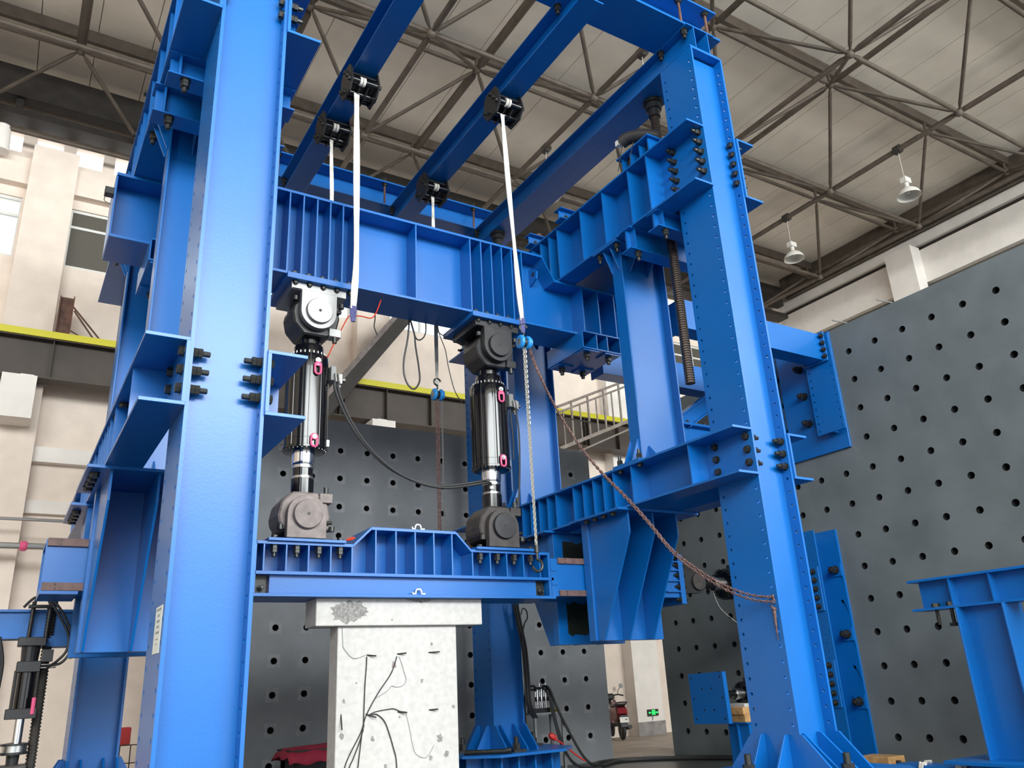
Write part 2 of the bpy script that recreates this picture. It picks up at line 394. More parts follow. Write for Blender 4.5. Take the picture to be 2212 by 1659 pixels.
for n,y in enumerate(UY):
    o = thing('purlin', (7,y,14.72), ['brown roof purlin crossing the ceiling nearest the viewer','second brown roof purlin from the viewer','third brown roof purlin from the viewer',
        'fourth brown roof purlin, above the middle of the blue frame','fifth brown roof purlin, over the back of the blue frame','brown roof purlin nearest the far wall eave'][n], 'purlin', 'roof purlins')
    MB().box(-13,23,y-0.05,y+0.05,14.70,14.72).box(-13,23,y-0.05,y-0.04,14.72,14.96).box(-13,23,y-0.05,y+0.05,14.96,14.985).build('channel_section', TRUSS, o)
# high-bay lamps on thin cords
def lamp(x, y, ztop, z, label):
    t = thing('high_bay_lamp', (x,y,z), label, 'lamp', 'high bay lamps')
    MB().ring((x,y,z),(0,0,1),[(0,0.27),(0.02,0.265),(0.10,0.235),(0.17,0.17),(0.22,0.09),(0.25,0.07),(0.25,0.05),(0.20,0.08),(0.15,0.16),(0.09,0.225),(0.02,0.255),(0,0.27)],28,cap0=False,cap1=False).build('reflector', LAMPW, t, smooth=True)
    MB().ring((x,y,z+0.08),(0,0,1),[(0,0.02),(0.03,0.05),(0.10,0.05),(0.15,0.03)],14).build('bulb', LAMPW, t, smooth=True)
    MB().cyl((x,y,z+0.25),(x,y,z+0.36),0.05,14).build('neck', LAMPW, t)
    MB().box(x-0.11,x+0.11,y-0.08,y+0.08,z+0.36,z+0.50).build('ballast_box', LAMPW, t, bevel=0.01)
    MB().tube([(x,y,z+0.5),(x-0.02,y,(z+ztop)/2),(x,y,ztop)],0.006,6).build('cord', LAMPW, t)
    MB().ring((x,y-0.08,ztop+0.05),(0,1,0),[(0,0.11),(0.16,0.11)],14).build('hanger_ring', TRUSSD, t)
lamp(16.94, 8.85, 12.98, 11.72, 'grey high bay lamp hanging farthest right under the ceiling')
lamp(16.94, 12.25, 12.98, 11.75, 'grey high bay lamp just right of the front right column')
lamp(9.34, 12.75, 12.98, 11.72, 'grey high bay lamp half hidden behind the third overhead blue beam')
lamp(9.34, 9.3, 12.98, 11.72, 'grey high bay lamp glimpsed beside the top of the front right column')
# ================================================================ THE BLUE LOADING FRAME
XL0, XL1, XR0, XR1 = 0.943, 1.517, 6.887, 7.46      # outer flange faces of the left and right columns
YF0, YF1, YB0, YB1 = 5.945, 6.555, 11.93, 12.54
ZB, ZT = 0.46, 9.355
# flange with its two rows of bolt holes at 150 mm
holes_z = [0.913+0.15*k for k in range(56)]
vs = [ZB, 0.838]+[0.838+0.15*(k+1) for k in range(56)]+[ZT]
fm = holed_plate([-0.305,0,0.305], vs, lambda i,j: None if j == 0 or j == len(vs)-2 else ((-0.24,0.24)[i], vs[j]+0.075),
                 0.019, 8, lambda u,v,ww: (-ww,u,v), 0.028)
_t = fm.build('flange', BLUE); fix_normals(_t); FL_ME = _t.data; bpy.data.objects.remove(_t)
def gusset(parent, poly, ax, a, b, name='gusset'):
    return MB().prism(poly, ax, a, b).build(name, BLUE, parent, bevel=0.002)
_oct = lambda cx,cy,a,b,c: [(cx-a+c,cy-b),(cx+a-c,cy-b),(cx+a,cy-b+c),(cx+a,cy+b-c),(cx+a-c,cy+b),(cx-a+c,cy+b),(cx-a,cy+b-c),(cx-a,cy-b+c)]
def column(x0, x1, y0, y1, label):
    cx, cy = (x0+x1)/2, (y0+y1)/2
    t = thing('steel_column', (cx,cy,0), label, 'column', 'columns of the blue loading frame')
    link('flange', FL_ME, t, at=(x0+0.028,cy,0)); link('flange', FL_ME, t, at=(x1,cy,0))
    for wy in (cy-0.165, cy+0.165): bx('web', BLUE, t, x0+0.028, x1-0.028, wy-0.011, wy+0.011, ZB, ZT-0.03)
    bx('top_plate', BLUE, t, x0, x1, y0, y1, ZT, ZT+0.03)
    MB().prism(_oct(cx,cy,1.0,0.98,0.42),2,ZB-0.04,ZB).build('base_plate', BLUE, t, bevel=0.003)
    # pedestal under the base plate
    p = MB(); p.box(cx-0.6,cx+0.6,cy-0.5,cy+0.5,0,ZB-0.04)
    ped = p.build('pedestal', BLUE, t)
    for s in (-1,1):
        for dx in (-0.45,-0.15,0.15,0.45): MB().box(cx+dx-0.012,cx+dx+0.012,cy+s*0.5,cy+s*0.78,0,ZB-0.04).build('pedestal_rib', BLUE, t)
        for dy in (-0.4,0,0.4): MB().box(cx+s*0.6,cx+s*0.85,cy+dy-0.012,cy+dy+0.012,0,ZB-0.04).build('pedestal_rib', BLUE, t)
    for gy in (cy-0.155, cy+0.155):                    # gussets on the outer flange faces
        gusset(t, [(x0,ZB),(x0,0.83),(x0-0.05,0.83),(x0-0.25,0.48),(x0-0.25,ZB)][::1], 1, gy-0.012, gy+0.012)
        gusset(t, [(x1,ZB),(x1,0.83),(x1+0.05,0.83),(x1+0.25,0.48),(x1+0.25,ZB)], 1, gy-0.012, gy+0.012)
    for gx in (x0+0.014, x1-0.014):                    # gussets along the flange edges
        gusset(t, [(y0,ZB),(y0,0.83),(y0-0.03,0.83),(y0-0.36,0.50),(y0-0.36,ZB)], 0, gx-0.012, gx+0.012)
        gusset(t, [(y1,ZB),(y1,0.83),(y1+0.03,0.83),(y1+0.36,0.50),(y1+0.36,ZB)], 0, gx-0.012, gx+0.012)
    for gx in (cx-0.12, cx+0.13):
        gusset(t, [(cy-0.176,ZB),(cy-0.176,0.83),(cy-0.23,0.83),(y0-0.30,0.50),(y0-0.30,ZB)], 0, gx-0.012, gx+0.012)
    for dx, dy in ((-0.66,0.06),(0.66,0.05),(-0.12,-0.68),(0.02,0.66)):
        link('anchor_bolt', anchor_me(), t, at=(cx+dx,cy+dy,ZB))
    return t
_anch = []
def anchor_me():
    if not _anch:
        m = MB(); m.box(-0.11,0.11,-0.11,0.11,0,0.035); m.ring((0,0,0.035),(0,0,1),[(0,0.062),(0.085,0.062)],6)
        m.ring((0,0,0.12),(0,0,1),[(0,0.034),(0.09,0.034),(0.095,0.028)],12); _anch.append(m.mesh('anchor_bolt', NUT))
    return _anch[0]
COL_FL = column(XL0,XL1,YF0,YF1,'front left blue column, largest and nearest, with a paper notice on its flange')
COL_BL = column(XL0,XL1,YB0,YB1,'back left blue column, seen low down behind the nearest column beside the old jack frame')
COL_FR = column(XR0,XR1,YF0,YF1,'front right blue H-section column with rows of bolt holes, the chain hooked into its flange')
COL_BR = column(XR0,XR1,YB0,YB1,'back right blue column on a stiffened pedestal beside the hose stand')

# ---------------------------------------------------------------- channels along the depth, bolted to the column faces
UPS = [6.76,7.147,7.735,8.275,8.885,9.12,9.355,9.6,10.2,10.75,11.33,11.72]
LOS = [6.66,7.71,8.08,8.30,8.52,8.75,8.98,9.41,9.63,9.855,10.08,10.32,10.77,11.82]
def channel(xw, side, z0, z1, stiff, nb, label):
    """xw: plane of the web's inner face (on the column), side: -1 flanges to the left, +1 to the right"""
    y0, y1 = 5.92, 12.56
    t = thing('channel_beam', (xw,9.24,z0), label, 'beam', 'channel beams bolted across the columns')
    a, b = sorted((xw, xw+side*0.028)); bx('web', BLUE, t, a, b, y0, y1, z0+0.028, z1-0.028)
    a, b = sorted((xw, xw+side*0.315))
    bx('flange', BLUE, t, a, b, y0, y1, z1-0.028, z1, bevel=0.002); bx('flange', BLUE, t, a, b, y0, y1, z0, z0+0.028, bevel=0.002)
    a, b = sorted((xw+side*0.028, xw+side*0.295))
    me = MB().box(a,b,-0.009,0.009,z0+0.028,z1-0.028).mesh('stiffener', BLUE)
    for y in stiff: link('stiffener', me, t, at=(0,y,0))
    top = 3.9 if nb == 3 else 7.99
    for yc in (6.25, 12.235):
        for dy in (-0.24, 0.24):
            for k in range(nb):
                if nb == 5 and k == 0 and dy > 0: pass
                z = top-0.148*k
                bolt(t, (xw+side*0.028, yc+dy, z), (side,0,0), 0.022, 0.0 if nb == 3 else 0.045, nb == 5)
                bolt(t, (xw-side*0.028, yc+dy, z), (-side,0,0), 0.022, 0.05 if nb == 3 else 0.0, nb == 3, 'nut')
    return t
UZ0, UZ1, LZ0, LZ1 = 7.15, 8.06, 3.45, 3.985
channel(XR0,-1,UZ0,UZ1,UPS,5,'upper right channel beam on the inner face of the right columns, carrying the jack screw')
channel(XR1, 1,UZ0,UZ1,UPS,5,'upper right channel beam on the outer face of the right columns, mostly hidden')
channel(XL0,-1,UZ0,UZ1,UPS,5,'upper left channel beam on the outer face of the left columns, stubs on it')
channel(XL1, 1,UZ0,UZ1,UPS,5,'upper left channel beam on the inner face of the left columns, bolts on end')
channel(XR0,-1,LZ0,LZ1,LOS,3,'lower right channel beam on the inner face of the right columns, above the guide bracket')
channel(XR1, 1,LZ0,LZ1,LOS,3,'lower right channel beam on the outer face of the right columns, toward the strong wall')
channel(XL0,-1,LZ0,LZ1,LOS,3,'lower left channel beam on the outer face of the left columns, with many close stiffeners')
channel(XL1, 1,LZ0,LZ1,LOS,3,'lower left channel beam on the inner face of the left columns, beside a cylinder')

# ---------------------------------------------------------------- struts standing on the lower channels
def strut(cx, y0, y1, label):
    x0, x1 = cx-0.4, cx+0.4; cy = (y0+y1)/2; z0, z1 = LZ1, UZ0
    t = thing('strut_post', (cx,cy,z0), label, 'post', 'strut posts between the channel beams')
    bx('flange', BLUE, t, x0, x0+0.02, y0, y1, z0+0.03, z1-0.03, bevel=0.002); bx('flange', BLUE, t, x1-0.02, x1, y0, y1, z0+0.03, z1-0.03, bevel=0.002)
    bx('web', BLUE, t, x0+0.02, x1-0.02, cy+0.02, cy+0.034, z0+0.03, z1-0.03)
    for z, s in ((z0,1),(z1-0.03,-1)):
        bx('end_plate', BLUE, t, x0-0.2, x1+0.1, y0-0.16, y1+0.16, z, z+0.03, bevel=0.002)
        zz = z+0.03 if s > 0 else z
        for gy in (cy-0.06, cy+0.09):
            gusset(t, [(x0,zz),(x0,zz+s*0.32),(x0-0.015,zz+s*0.32),(x0-0.15,zz)], 1, gy-0.008, gy+0.008)
        for gx in (x0+0.24, x0+0.58):
            gusset(t, [(cy+0.02,zz),(cy+0.02,zz+s*0.27),(cy+0.005,zz+s*0.27),(y0-0.12,zz)], 0, gx-0.008, gx+0.008)
        for dx in (-0.13,):
            for yy in (y0-0.09, y1+0.09):
                bolt(t, (x0+dx,yy,z+0.03 if s > 0 else z), (0,0,s), 0.022, 0.05, True)
                bolt(t, (x0+dx,yy,z-0.028 if s > 0 else z+0.058), (0,0,-s), 0.022, 0.0, False, 'nut')
    return t
CXL, CXR = 1.23, 7.175
strut(CXR, 7.67, 7.88, 'front right blue strut post standing on the lower right channels, beside the jack screw')
strut(CXR, 10.62, 10.83, 'back right blue strut post behind the right vertical cylinder and the chains')
strut(CXL, 7.67, 7.88, 'front left blue strut post just behind the nearest column')
strut(CXL, 10.62, 10.83, 'back left blue strut post seen below the girder end at the far left')

# ---------------------------------------------------------------- overhead beams
def ibeam_y(mb, xc, bw, y0, y1, z0, z1, tf=0.02, tw=0.014):
    mb['flange'].append((xc-bw/2,xc+bw/2,y0,y1,z0,z0+tf)); mb['flange'].append((xc-bw/2,xc+bw/2,y0,y1,z1-tf,z1)); mb['web'].append((xc-tw/2,xc+tw/2,y0,y1,z0+tf,z1-tf))
ZO0, ZO1 = ZT+0.03, 9.775
def overhead(xcs, bw, y0, y1, label, nm='longitudinal_beam'):
    cx = sum(xcs)/len(xcs); t = thing(nm, (cx,9.24,ZO0), label, 'beam', 'overhead beams along the depth of the frame')
    d = {'flange':[],'web':[]}
    for x in xcs: ibeam_y(d, x, bw, y0, y1, ZO0, ZO1)
    for k, L in d.items():
        for b in L: bx(k, BLUE, t, *b, bevel=0.002)
    for yc in (6.3, 12.18):
        for sx in (-1,1):
            for yy in (yc-0.24, yc+0.24): bolt(t, (cx+sx*(bw*len(xcs)/2-0.05), yy, ZO1-0.02), (0,0,-1), 0.025, 0.05, True)
    return t
overhead([3.26], 0.325, 5.95, 12.6, 'leftmost of the three blue beams overhead, with two white straps hung from it')
overhead([5.265], 0.325, 5.95, 12.6, 'middle of the three blue beams overhead, carrying the strap of the front chain hoist')
overhead([7.01,7.265], 0.255, 5.95, 12.6, 'rightmost double blue beam overhead, lying on top of the right columns')
overhead([1.075,1.345], 0.255, 5.95, 12.6, 'double blue beam overhead on top of the left columns, hidden by the nearest column')
def cross_beam(y0, y1, label):
    t = thing('cross_beam', (4.2,(y0+y1)/2,ZO1), label, 'beam', 'cross beams on top of the frame')
    z0, z1 = ZO1, 10.29; cy = (y0+y1)/2
    bx('flange', BLUE, t, 0.86, 7.56, y0, y1, z0, z0+0.03, bevel=0.002); bx('flange', BLUE, t, 0.86, 7.56, y0, y1, z1-0.03, z1, bevel=0.002)
    bx('web', BLUE, t, 0.86, 7.56, cy-0.01, cy+0.01, z0+0.03, z1-0.03)
    for x in (0.95,1.5,3.05,3.46,5.02,5.5,6.9,7.4):
        for y in (y0+0.07, y1-0.07):
            o = MB().cyl((x,y,z0+0.03),(x,y,z1+0.05),0.019,10).build('tie_rod', RUSTPIPE if y < cy else DARK, t)
            bolt(t, (x,y,z1), (0,0,1), 0.026, 0.04, False, 'nut')
            bolt(t, (x,y,z1-0.03), (0,0,-1), 0.026, 0.0, False, 'nut')
    return t
cross_beam(5.98, 6.62, 'front blue cross beam on top of the frame, above the front right column')
cross_beam(11.92, 12.54, 'back blue cross beam on top of the frame, behind the deep main girder')

# ---------------------------------------------------------------- the deep main girder
YG0, YG1, YGC = 8.90, 9.52, 9.21
g = thing('main_girder', (4.2,YGC,6.31), 'deep blue plate girder with ribs across the frame, carrying both vertical cylinders', 'girder')
bx('bottom_flange', BLUE, g, 0.46, 7.95, YG0, YG1, 6.31, 6.345, bevel=0.002)
topl = [(0.46,7.11),(1.92,7.11),(2.12,7.475),(6.285,7.475),(6.49,7.11),(7.95,7.11)]
t2 = MB()
up = [(x,z+0.035) for x,z in topl]
for i in range(5): MB().prism([topl[i],topl[i+1],up[i+1],up[i]],1,YG0,YG1).build('top_flange', BLUE, g)
MB().prism([(0.46,6.345),(7.95,6.345)]+topl[::-1],1,YGC-0.011,YGC+0.011).build('web', BLUE, g)
for x in [1.93,2.088,2.265,2.443,2.622,2.802,2.977,3.15,3.325,4.196,5.047,5.225,5.398,5.573,5.743,5.918]:
    for a,b in ((YG0+0.005,YGC-0.011),(YGC+0.011,YG1-0.005)): bx('stiffener', BLUE, g, x-0.009, x+0.009, a, b, 6.345, 7.475 if x > 2.12 else (7.11 if x < 2 else 7.4))
for x in [7.0,7.3,7.62,1.38,1.1]:
    for a,b in ((YG0+0.005,YGC-0.011),(YGC+0.011,YG1-0.005)): bx('stiffener', BLUE, g, x-0.009, x+0.009, a, b, 6.345, 7.11)
for x in (0.455, 7.935): bx('end_plate', BLUE, g, x, x+0.02, YG0+0.02, YG1-0.02, 6.345, 7.11)
lug = MB(); lp = [(-0.07,-0.13),(0.07,-0.13),(0.07,0.05),(0.0,0.12),(-0.07,0.08)]
for s in (-1,1):
    lg = MB().prism([(YGC-0.012+yy, 0) for yy in ()] or [(YGC-0.012,7.10),(YGC-0.20,7.16),(YGC-0.22,7.28),(YGC-0.12,7.36),(YGC-0.012,7.38)],0,6.23,6.26)
lg.build('lifting_lug', BLUE, g)
MB().ring((6.225,YGC-0.13,7.26),(1,0,0),[(0,0.035),(0.002,0.035)],14).build('lug_hole', DARK, g)
for c in (2.87, 5.45):
    for k in range(5):
        for yy in (YG0+0.09, YG1-0.09): bolt(g, (c-0.308+0.177*k,yy,6.345), (0,0,1), 0.026, 0.01, False, 'nut')

# seats hung under the girder ends, and the clamp stubs on the channels above them
def seat(cx, label):
    t = thing('girder_seat', (cx,YGC,6.0), label, 'bracket', 'seats under the girder ends')
    x0, x1, y0, y1, z0, z1 = cx-0.36, cx+0.36, 8.74, 9.70, 6.03, 6.31
    bx('top_plate', BLUE, t, x0, x1, y0, y1, z1-0.022, z1, bevel=0.002); bx('bottom_plate', BLUE, t, x0, x1, y0, y1, z0, z0+0.022, bevel=0.002)
    for x in (x0, cx-0.1, cx+0.1, x1-0.016): bx('web', BLUE, t, x, x+0.016, y0+0.01, y1-0.01, z0+0.022, z1-0.022)
    for y in (8.88, 9.54):
        for x in (cx-0.2, cx+0.2):
            bx('washer_plate', BLUE, t, x-0.14, x+0.14, y-0.12, y+0.12, z0-0.022, z0)
            MB().ring((x,y,z0-0.022),(0,0,-1),[(0,0.052),(0.06,0.052),(0.065,0.045)],6).ring((x,y,z0-0.085),(0,0,-1),[(0,0.03),(0.045,0.03)],12).build('nut', NUT, t)
    return t
seat(CXR, 'blue box seat bolted under the right end of the main girder')
seat(CXL, 'blue box seat bolted under the left end of the main girder')
def stub(cx, y, label, hl=0.7):
    t = thing('clamp_stub', (cx,y,UZ1), label, 'bracket', 'clamp stubs on the upper channels')
    z0, z1 = UZ1, UZ1+0.19
    bx('flange', BLUE, t, cx-hl, cx+hl, y-0.09, y+0.09, z1-0.014, z1, bevel=0.002); bx('flange', BLUE, t, cx-hl, cx+hl, y-0.09, y+0.09, z0, z0+0.014)
    bx('web', BLUE, t, cx-hl+0.02, cx+hl-0.02, y-0.008, y+0.008, z0+0.014, z1-0.014)
    for x in (cx-0.47, cx+0.47):
        MB().ring((x,y,z1),(0,0,1),[(0,0.05),(0.07,0.05),(0.075,0.04)],14).build('rod_nut', RUSTPIPE, t)
        bolt(t, (x-0.12,y-0.06,z0+0.014), (0,0,1), 0.02, 0.02)
    return t
stub(CXR,8.67,'front blue clamp stub lying across the upper right channels, above the girder end')
stub(CXR,9.53,'back blue clamp stub lying across the upper right channels, nearest the overhead beams')
stub(CXL,8.67,'front blue clamp stub lying across the upper left channels',0.55)
stub(CXL,9.53,'back blue clamp stub lying across the upper left channels',0.55)
# short tie beams under and the bearing stools over the upper channels (they carry the jack screws)
def tie(cx, y, h, hw, label):
    t = thing('tie_beam', (cx,y,UZ0-h), label, 'beam', 'tie beams under the upper channels'); z0, z1 = UZ0-h, UZ0
    bx('flange', BLUE, t, cx-hw, cx+hw, y-0.11, y+0.11, z1-0.016, z1); bx('flange', BLUE, t, cx-hw, cx+hw, y-0.11, y+0.11, z0, z0+0.016, bevel=0.002)
    bx('web', BLUE, t, cx-hw+0.02, cx+hw-0.02, y-0.012, y+0.012, z0+0.016, z1-0.016)
    bx('stiffener', BLUE, t, cx-hw+0.09, cx-hw+0.11, y-0.1, y+0.1, z0+0.016, z1-0.016)
    for x in (cx-hw+0.16, cx+hw-0.16):
        bolt(t, (x,y-0.05,z0), (0,0,-1), 0.024, 0.05, True)
    return t
for cx, sd in ((CXR,'right'),(CXL,'left')):
    tie(cx, 6.76, 0.25, 0.59, 'short front blue tie beam under the upper %s channels, next to the column'%sd)
    tie(cx, 7.27, 0.33, 0.64, 'longer blue tie beam under the upper %s channels, just before the strut post'%sd)
def stool(cx, label):
    t = thing('bearing_stool', (cx,7.15,UZ1), label, 'bracket', 'bearing stools for the jack screws'); z0, z1 = UZ1, 8.48
    bx('top_plate', BLUE, t, cx-0.45, cx+0.45, 6.80, 7.49, z1-0.025, z1, bevel=0.002); bx('bottom_plate', BLUE, t, cx-0.48, cx+0.48, 6.80, 7.49, z0, z0+0.03, bevel=0.002)
    for y in (6.86,7.04,7.24,7.42): bx('rib', BLUE, t, cx-0.40, cx+0.42, y-0.012, y+0.012, z0+0.03, z1-0.025)
    bx('web', BLUE, t, cx-0.2, cx-0.18, 6.82, 7.46, z0+0.03, z1-0.025)
    MB().cyl((cx-0.33,6.95,z0),(cx-0.33,6.95,z1-0.02),0.014,8).build('tie_rod', DARK, t)
    MB().cyl((cx-0.33,7.36,z0),(cx-0.33,7.36,z1-0.02),0.014,8).build('tie_rod', DARK, t)
    return t
stool(CXR, 'ribbed blue bearing stool on the upper right channels, the jack screw through it')
stool(CXL, 'ribbed blue bearing stool on the upper left channels')
def screw(x, y, label, zbot=4.95):
    t = thing('jack_screw', (x,y,zbot), label, 'screw', 'jack screws of the frame')
    prof = []; z = 0.0; L = ZO0-0.06-zbot; p = 0.034
    while z < L: prof += [(z,0.066),(z+p*0.35,0.066),(z+p*0.5,0.054),(z+p*0.85,0.054)]; z += p
    MB().ring((x,y,zbot),(0,0,1),prof+[(L,0.054)],16).build('threaded_rod', mat_screw, t)
    MB().ring((x,y,ZO0),(0,0,-1),[(0,0.145),(0.05,0.145),(0.055,0.13)],28).build('cap_flange', DARK, t)
    MB().ring((x,y,ZO0-0.055),(0,0,-1),[(0,0.115),(0.09,0.115),(0.10,0.085),(0.22,0.085)],24).build('cap_nut', BLACKM, t)
    return t
mat_screw = mat('threaded_bronze_steel', (0.14,0.115,0.10), 0.35, metal=0.85)
screw(7.2, 7.08, 'long dark threaded jack screw hanging free between the front strut and the front right column')
screw(7.02, 11.32, 'threaded jack screw at the back right, its cap seen over the girder', 6.9)
screw(1.2, 7.08, 'threaded jack screw of the left frame behind the nearest column', 6.3)
# black bundle wrapped on the stool
o = thing('wrapped_cable_bundle', (6.8,7.05,8.48), 'black wrapped cable bundle lying on the bearing stool at the upper right', 'cable')
MB().tube(smooth_path([(6.66,7.26,8.60),(6.72,7.15,8.63),(6.85,6.98,8.60),(6.98,6.85,8.53)]),0.105,10,flat=0.85).build('bundle', CABLE, o, smooth=True)
MB().box(6.60,6.68,7.27,7.33,8.56,8.64).build('white_tag', WPLAST, o)
for a in ((6.66,7.24),(6.74,7.1)): MB().tube([(a[0],a[1],8.56),(a[0]-0.06,a[1]+0.03,8.3),(a[0]-0.05,a[1]+0.1,8.15)],0.006,6).build('loose_end', CABLE, o)
# ================================================================ LOADING BEAM, GUIDES, SPECIMEN
lb = thing('loading_beam', (4.2,YGC,2.44), 'blue loading beam with raised ribbed middle lying on the concrete specimen', 'beam')
y0, y1 = 8.90, 9.52
bx('bottom_flange', BLUE, lb, 2.26, 6.14, y0, y1, 2.44, 2.475, bevel=0.002)
bx('middle_flange', BLUE, lb, 2.28, 6.12, y0, y1, 2.672, 2.708, bevel=0.002)
bx('lower_web', BLUE, lb, 2.45, 5.88, y0+0.07, y1-0.07, 2.475, 2.672)
prof = [(2.28,2.995),(3.37,2.995),(3.59,3.205),(4.70,3.205),(4.905,2.995),(6.05,2.995)]
for i in range(5):
    a, b = prof[i], prof[i+1]
    MB().prism([a,b,(b[0],b[1]+0.035),(a[0],a[1]+0.035)],1,y0,y1).build('top_flange', BLUE, lb, bevel=0.002)
MB().prism([(2.3,2.708),(6.04,2.708)]+prof[::-1],1,YGC-0.011,YGC+0.011).build('web', BLUE, lb)
for x in [2.36,2.604,2.852,3.107,3.358,3.646,3.90,4.149,4.397,4.644,4.925,5.178,5.421,5.671,5.92]:
    zt = 3.205 if 3.6 < x < 4.69 else 2.995
    for a,b in ((y0+0.005,YGC-0.011),(YGC+0.011,y1-0.005)):
        # ribs lean slightly inwards at their foot
        s = 0.03 if a < YGC else -0.03
        MB().prism([(a if a<YGC else a,2.708),(b,2.708),(b,zt),(a,zt)],0,x-0.008,x+0.008).build('stiffener', BLUE, lb)
for x, nm in ((6.05,'end_plate'),(2.25,'end_plate')): bx(nm, BLUE, lb, x, x+0.035, y0+0.01, y1-0.01, 2.475, 3.03, bevel=0.002)
for x in (5.96, 2.36): 
    bx('socket_plate', DARK, lb, x-0.07, x+0.07, y0+0.12, y0+0.14, 2.475, 2.672)
    bolt(lb, (x+0.01,y0+0.115,2.54), (0,-1,0), 0.02, 0.03)
for c in (2.82, 5.40):
    bx('seat_plate', BLUE, lb, c-0.43, c+0.45, 8.86, 9.56, 3.03, 3.062, bevel=0.002)
    for k in range(4):
        x = c-0.34+0.25*k
        for yy in (y0+0.06, y1-0.06):
            bolt(lb, (x,yy,3.062), (0,0,1), 0.022, 0.0)
            bolt(lb, (x,yy,2.995), (0,0,-1), 0.024, 0.04, True, 'nut')
# arms running through the guides
for xa, xb, sd in ((6.085,8.28,'right'),(0.30,2.25,'left')):
    bx('arm_web', BLUE, lb, xa, xb, y0, y0+0.03, 2.47, 2.955, bevel=0.002); bx('arm_web', BLUE, lb, xa, xb, y1-0.03, y1, 2.47, 2.955)
    bx('arm_flange', BLUE, lb, xa, xb, y0+0.03, y1-0.03, 2.92, 2.95); bx('arm_flange', BLUE, lb, xa, xb, y0+0.03, y1-0.03, 2.475, 2.505)
    a, b = (6.19,7.62) if sd == 'right' else (0.31,1.9)
    for z0 in (2.472,2.888):
        for ya, yb in ((y0-0.03,y0),(y1,y1+0.03)):
            o = bx('slide_strip', BRONZE, lb, a, b, ya, yb, z0, z0+0.075, bevel=0.003)
            for xx in (a+0.12,a+0.121):
                pass
            for zz in (z0+0.018, z0+0.057): MB().ring((a+0.11,ya-0.001,zz),(0,1,0),[(0,0.009),(0.002,0.009)],8).build('screw_hole', DARK, o)
bx('arm_flange', BLUE, lb, 0.30, 0.62, y0-0.03, y1, 2.44, 2.47)
for zz in (2.62,2.80):
    for s in (-1,):
        MB().prism([(6.09,zz-0.012),(6.09,zz+0.02),(6.17,zz+0.004),(6.17,zz-0.004)],1,y0-0.012,y0).build('weld_tab', BLUE, lb)
bx('end_plate', BLUE, lb, 8.28, 8.37, 8.86, 9.56, 2.38, 3.08, bevel=0.003)
for z in (2.55,2.70,2.85,2.97): bx('end_rib', BLUE, lb, 8.02, 8.28, 8.86, 8.90, z-0.008, z+0.008)
for z in (2.44,2.62,2.78,2.92,3.04): bolt(lb, (8.28,8.90,z), (-1,0,0), 0.02, 0.03); bolt(lb, (8.37,8.90,z), (1,0,0), 0.02, 0.0)
# two white sensor clips on the beam
for z, l in ((3.243,'small white sensor clip standing on the raised top flange of the loading beam'),(2.478,'small white sensor clip on the lowest flange edge of the loading beam')):
    x = 4.2; path = [(x-0.085,8.93,z+0.008),(x-0.04,8.93,z+0.008),(x-0.035,8.93,z+0.04),(x-0.02,8.93,z+0.06),(x+0.02,8.93,z+0.06),(x+0.035,8.93,z+0.04),(x+0.04,8.93,z+0.008),(x+0.085,8.93,z+0.008)]
    o = MB().tube(path,0.010,6).box(x-0.085,x-0.075,8.915,8.945,z,z+0.03).build('sensor_clip', WPLAST); tag(o, l, 'clip', 'white sensor clips')

# guide brackets: slide plate, three tapered webs, top plate
def bracket(xc, s, label):
    """s=-1: bracket in front of the beam, +1 behind"""
    yf = YGC+s*0.345; Y = lambda d: yf+s*d      # d: distance away from the beam
    t = thing('guide_bracket', (xc,Y(0.5),1.9), label, 'bracket', 'guide brackets under the lower channels')
    x0, x1 = xc-0.545, xc+0.545; z0, z1 = 1.90, LZ0
    def yb(a,b): return sorted((Y(a),Y(b)))
    a,b = yb(0.0,0.14); bx('slide_plate', BLUE, t, x0-0.03, x1+0.02, a, b, z0, z1-0.03, bevel=0.003)
    a,b = yb(-0.05,1.03); bx('top_plate', BLUE, t, xc-0.74, xc+0.62, a, b, z1-0.03, z1, bevel=0.002)
    for x in (x0+0.012, xc-0.13, x1-0.27):
        MB().prism([(Y(0.14),z0),(Y(0.28),z0),(Y(0.965),3.15),(Y(0.965),z1-0.03),(Y(0.14),z1-0.03)],0,x-0.011,x+0.011).build('tapered_web', BLUE, t, bevel=0.002)
    for za, zb, nm in ((2.03,2.46,'grease'),(2.97,3.30,'grease')):
        q = MB(); N = 14
        pts = [(xc-0.42+0.84*i/N, za+random.uniform(-0.05,0.03)) for i in range(N+1)]+[(xc+0.42-0.84*i/N, zb+random.uniform(-0.03,0.02)) for i in range(N+1)]
        a,b = yb(-0.004,0.0); q.prism(pts,1,a,b).build('grease_smear', GREASE, t)
    for k in range(4):
        bolt(t, (xc-0.66, Y(0.82-0.19*k), z1-0.03), (0,0,-1), 0.023, 0.0)
    return t
bracket(CXR,-1,'front right blue guide bracket with three tapered webs hanging under the lower right channels')
bracket(CXR, 1,'back right blue guide bracket with black grease on its slide plate')
bracket(CXL,-1,'front left blue guide bracket hanging behind the nearest column')
bracket(CXL, 1,'back left blue guide bracket behind the left end of the loading beam')

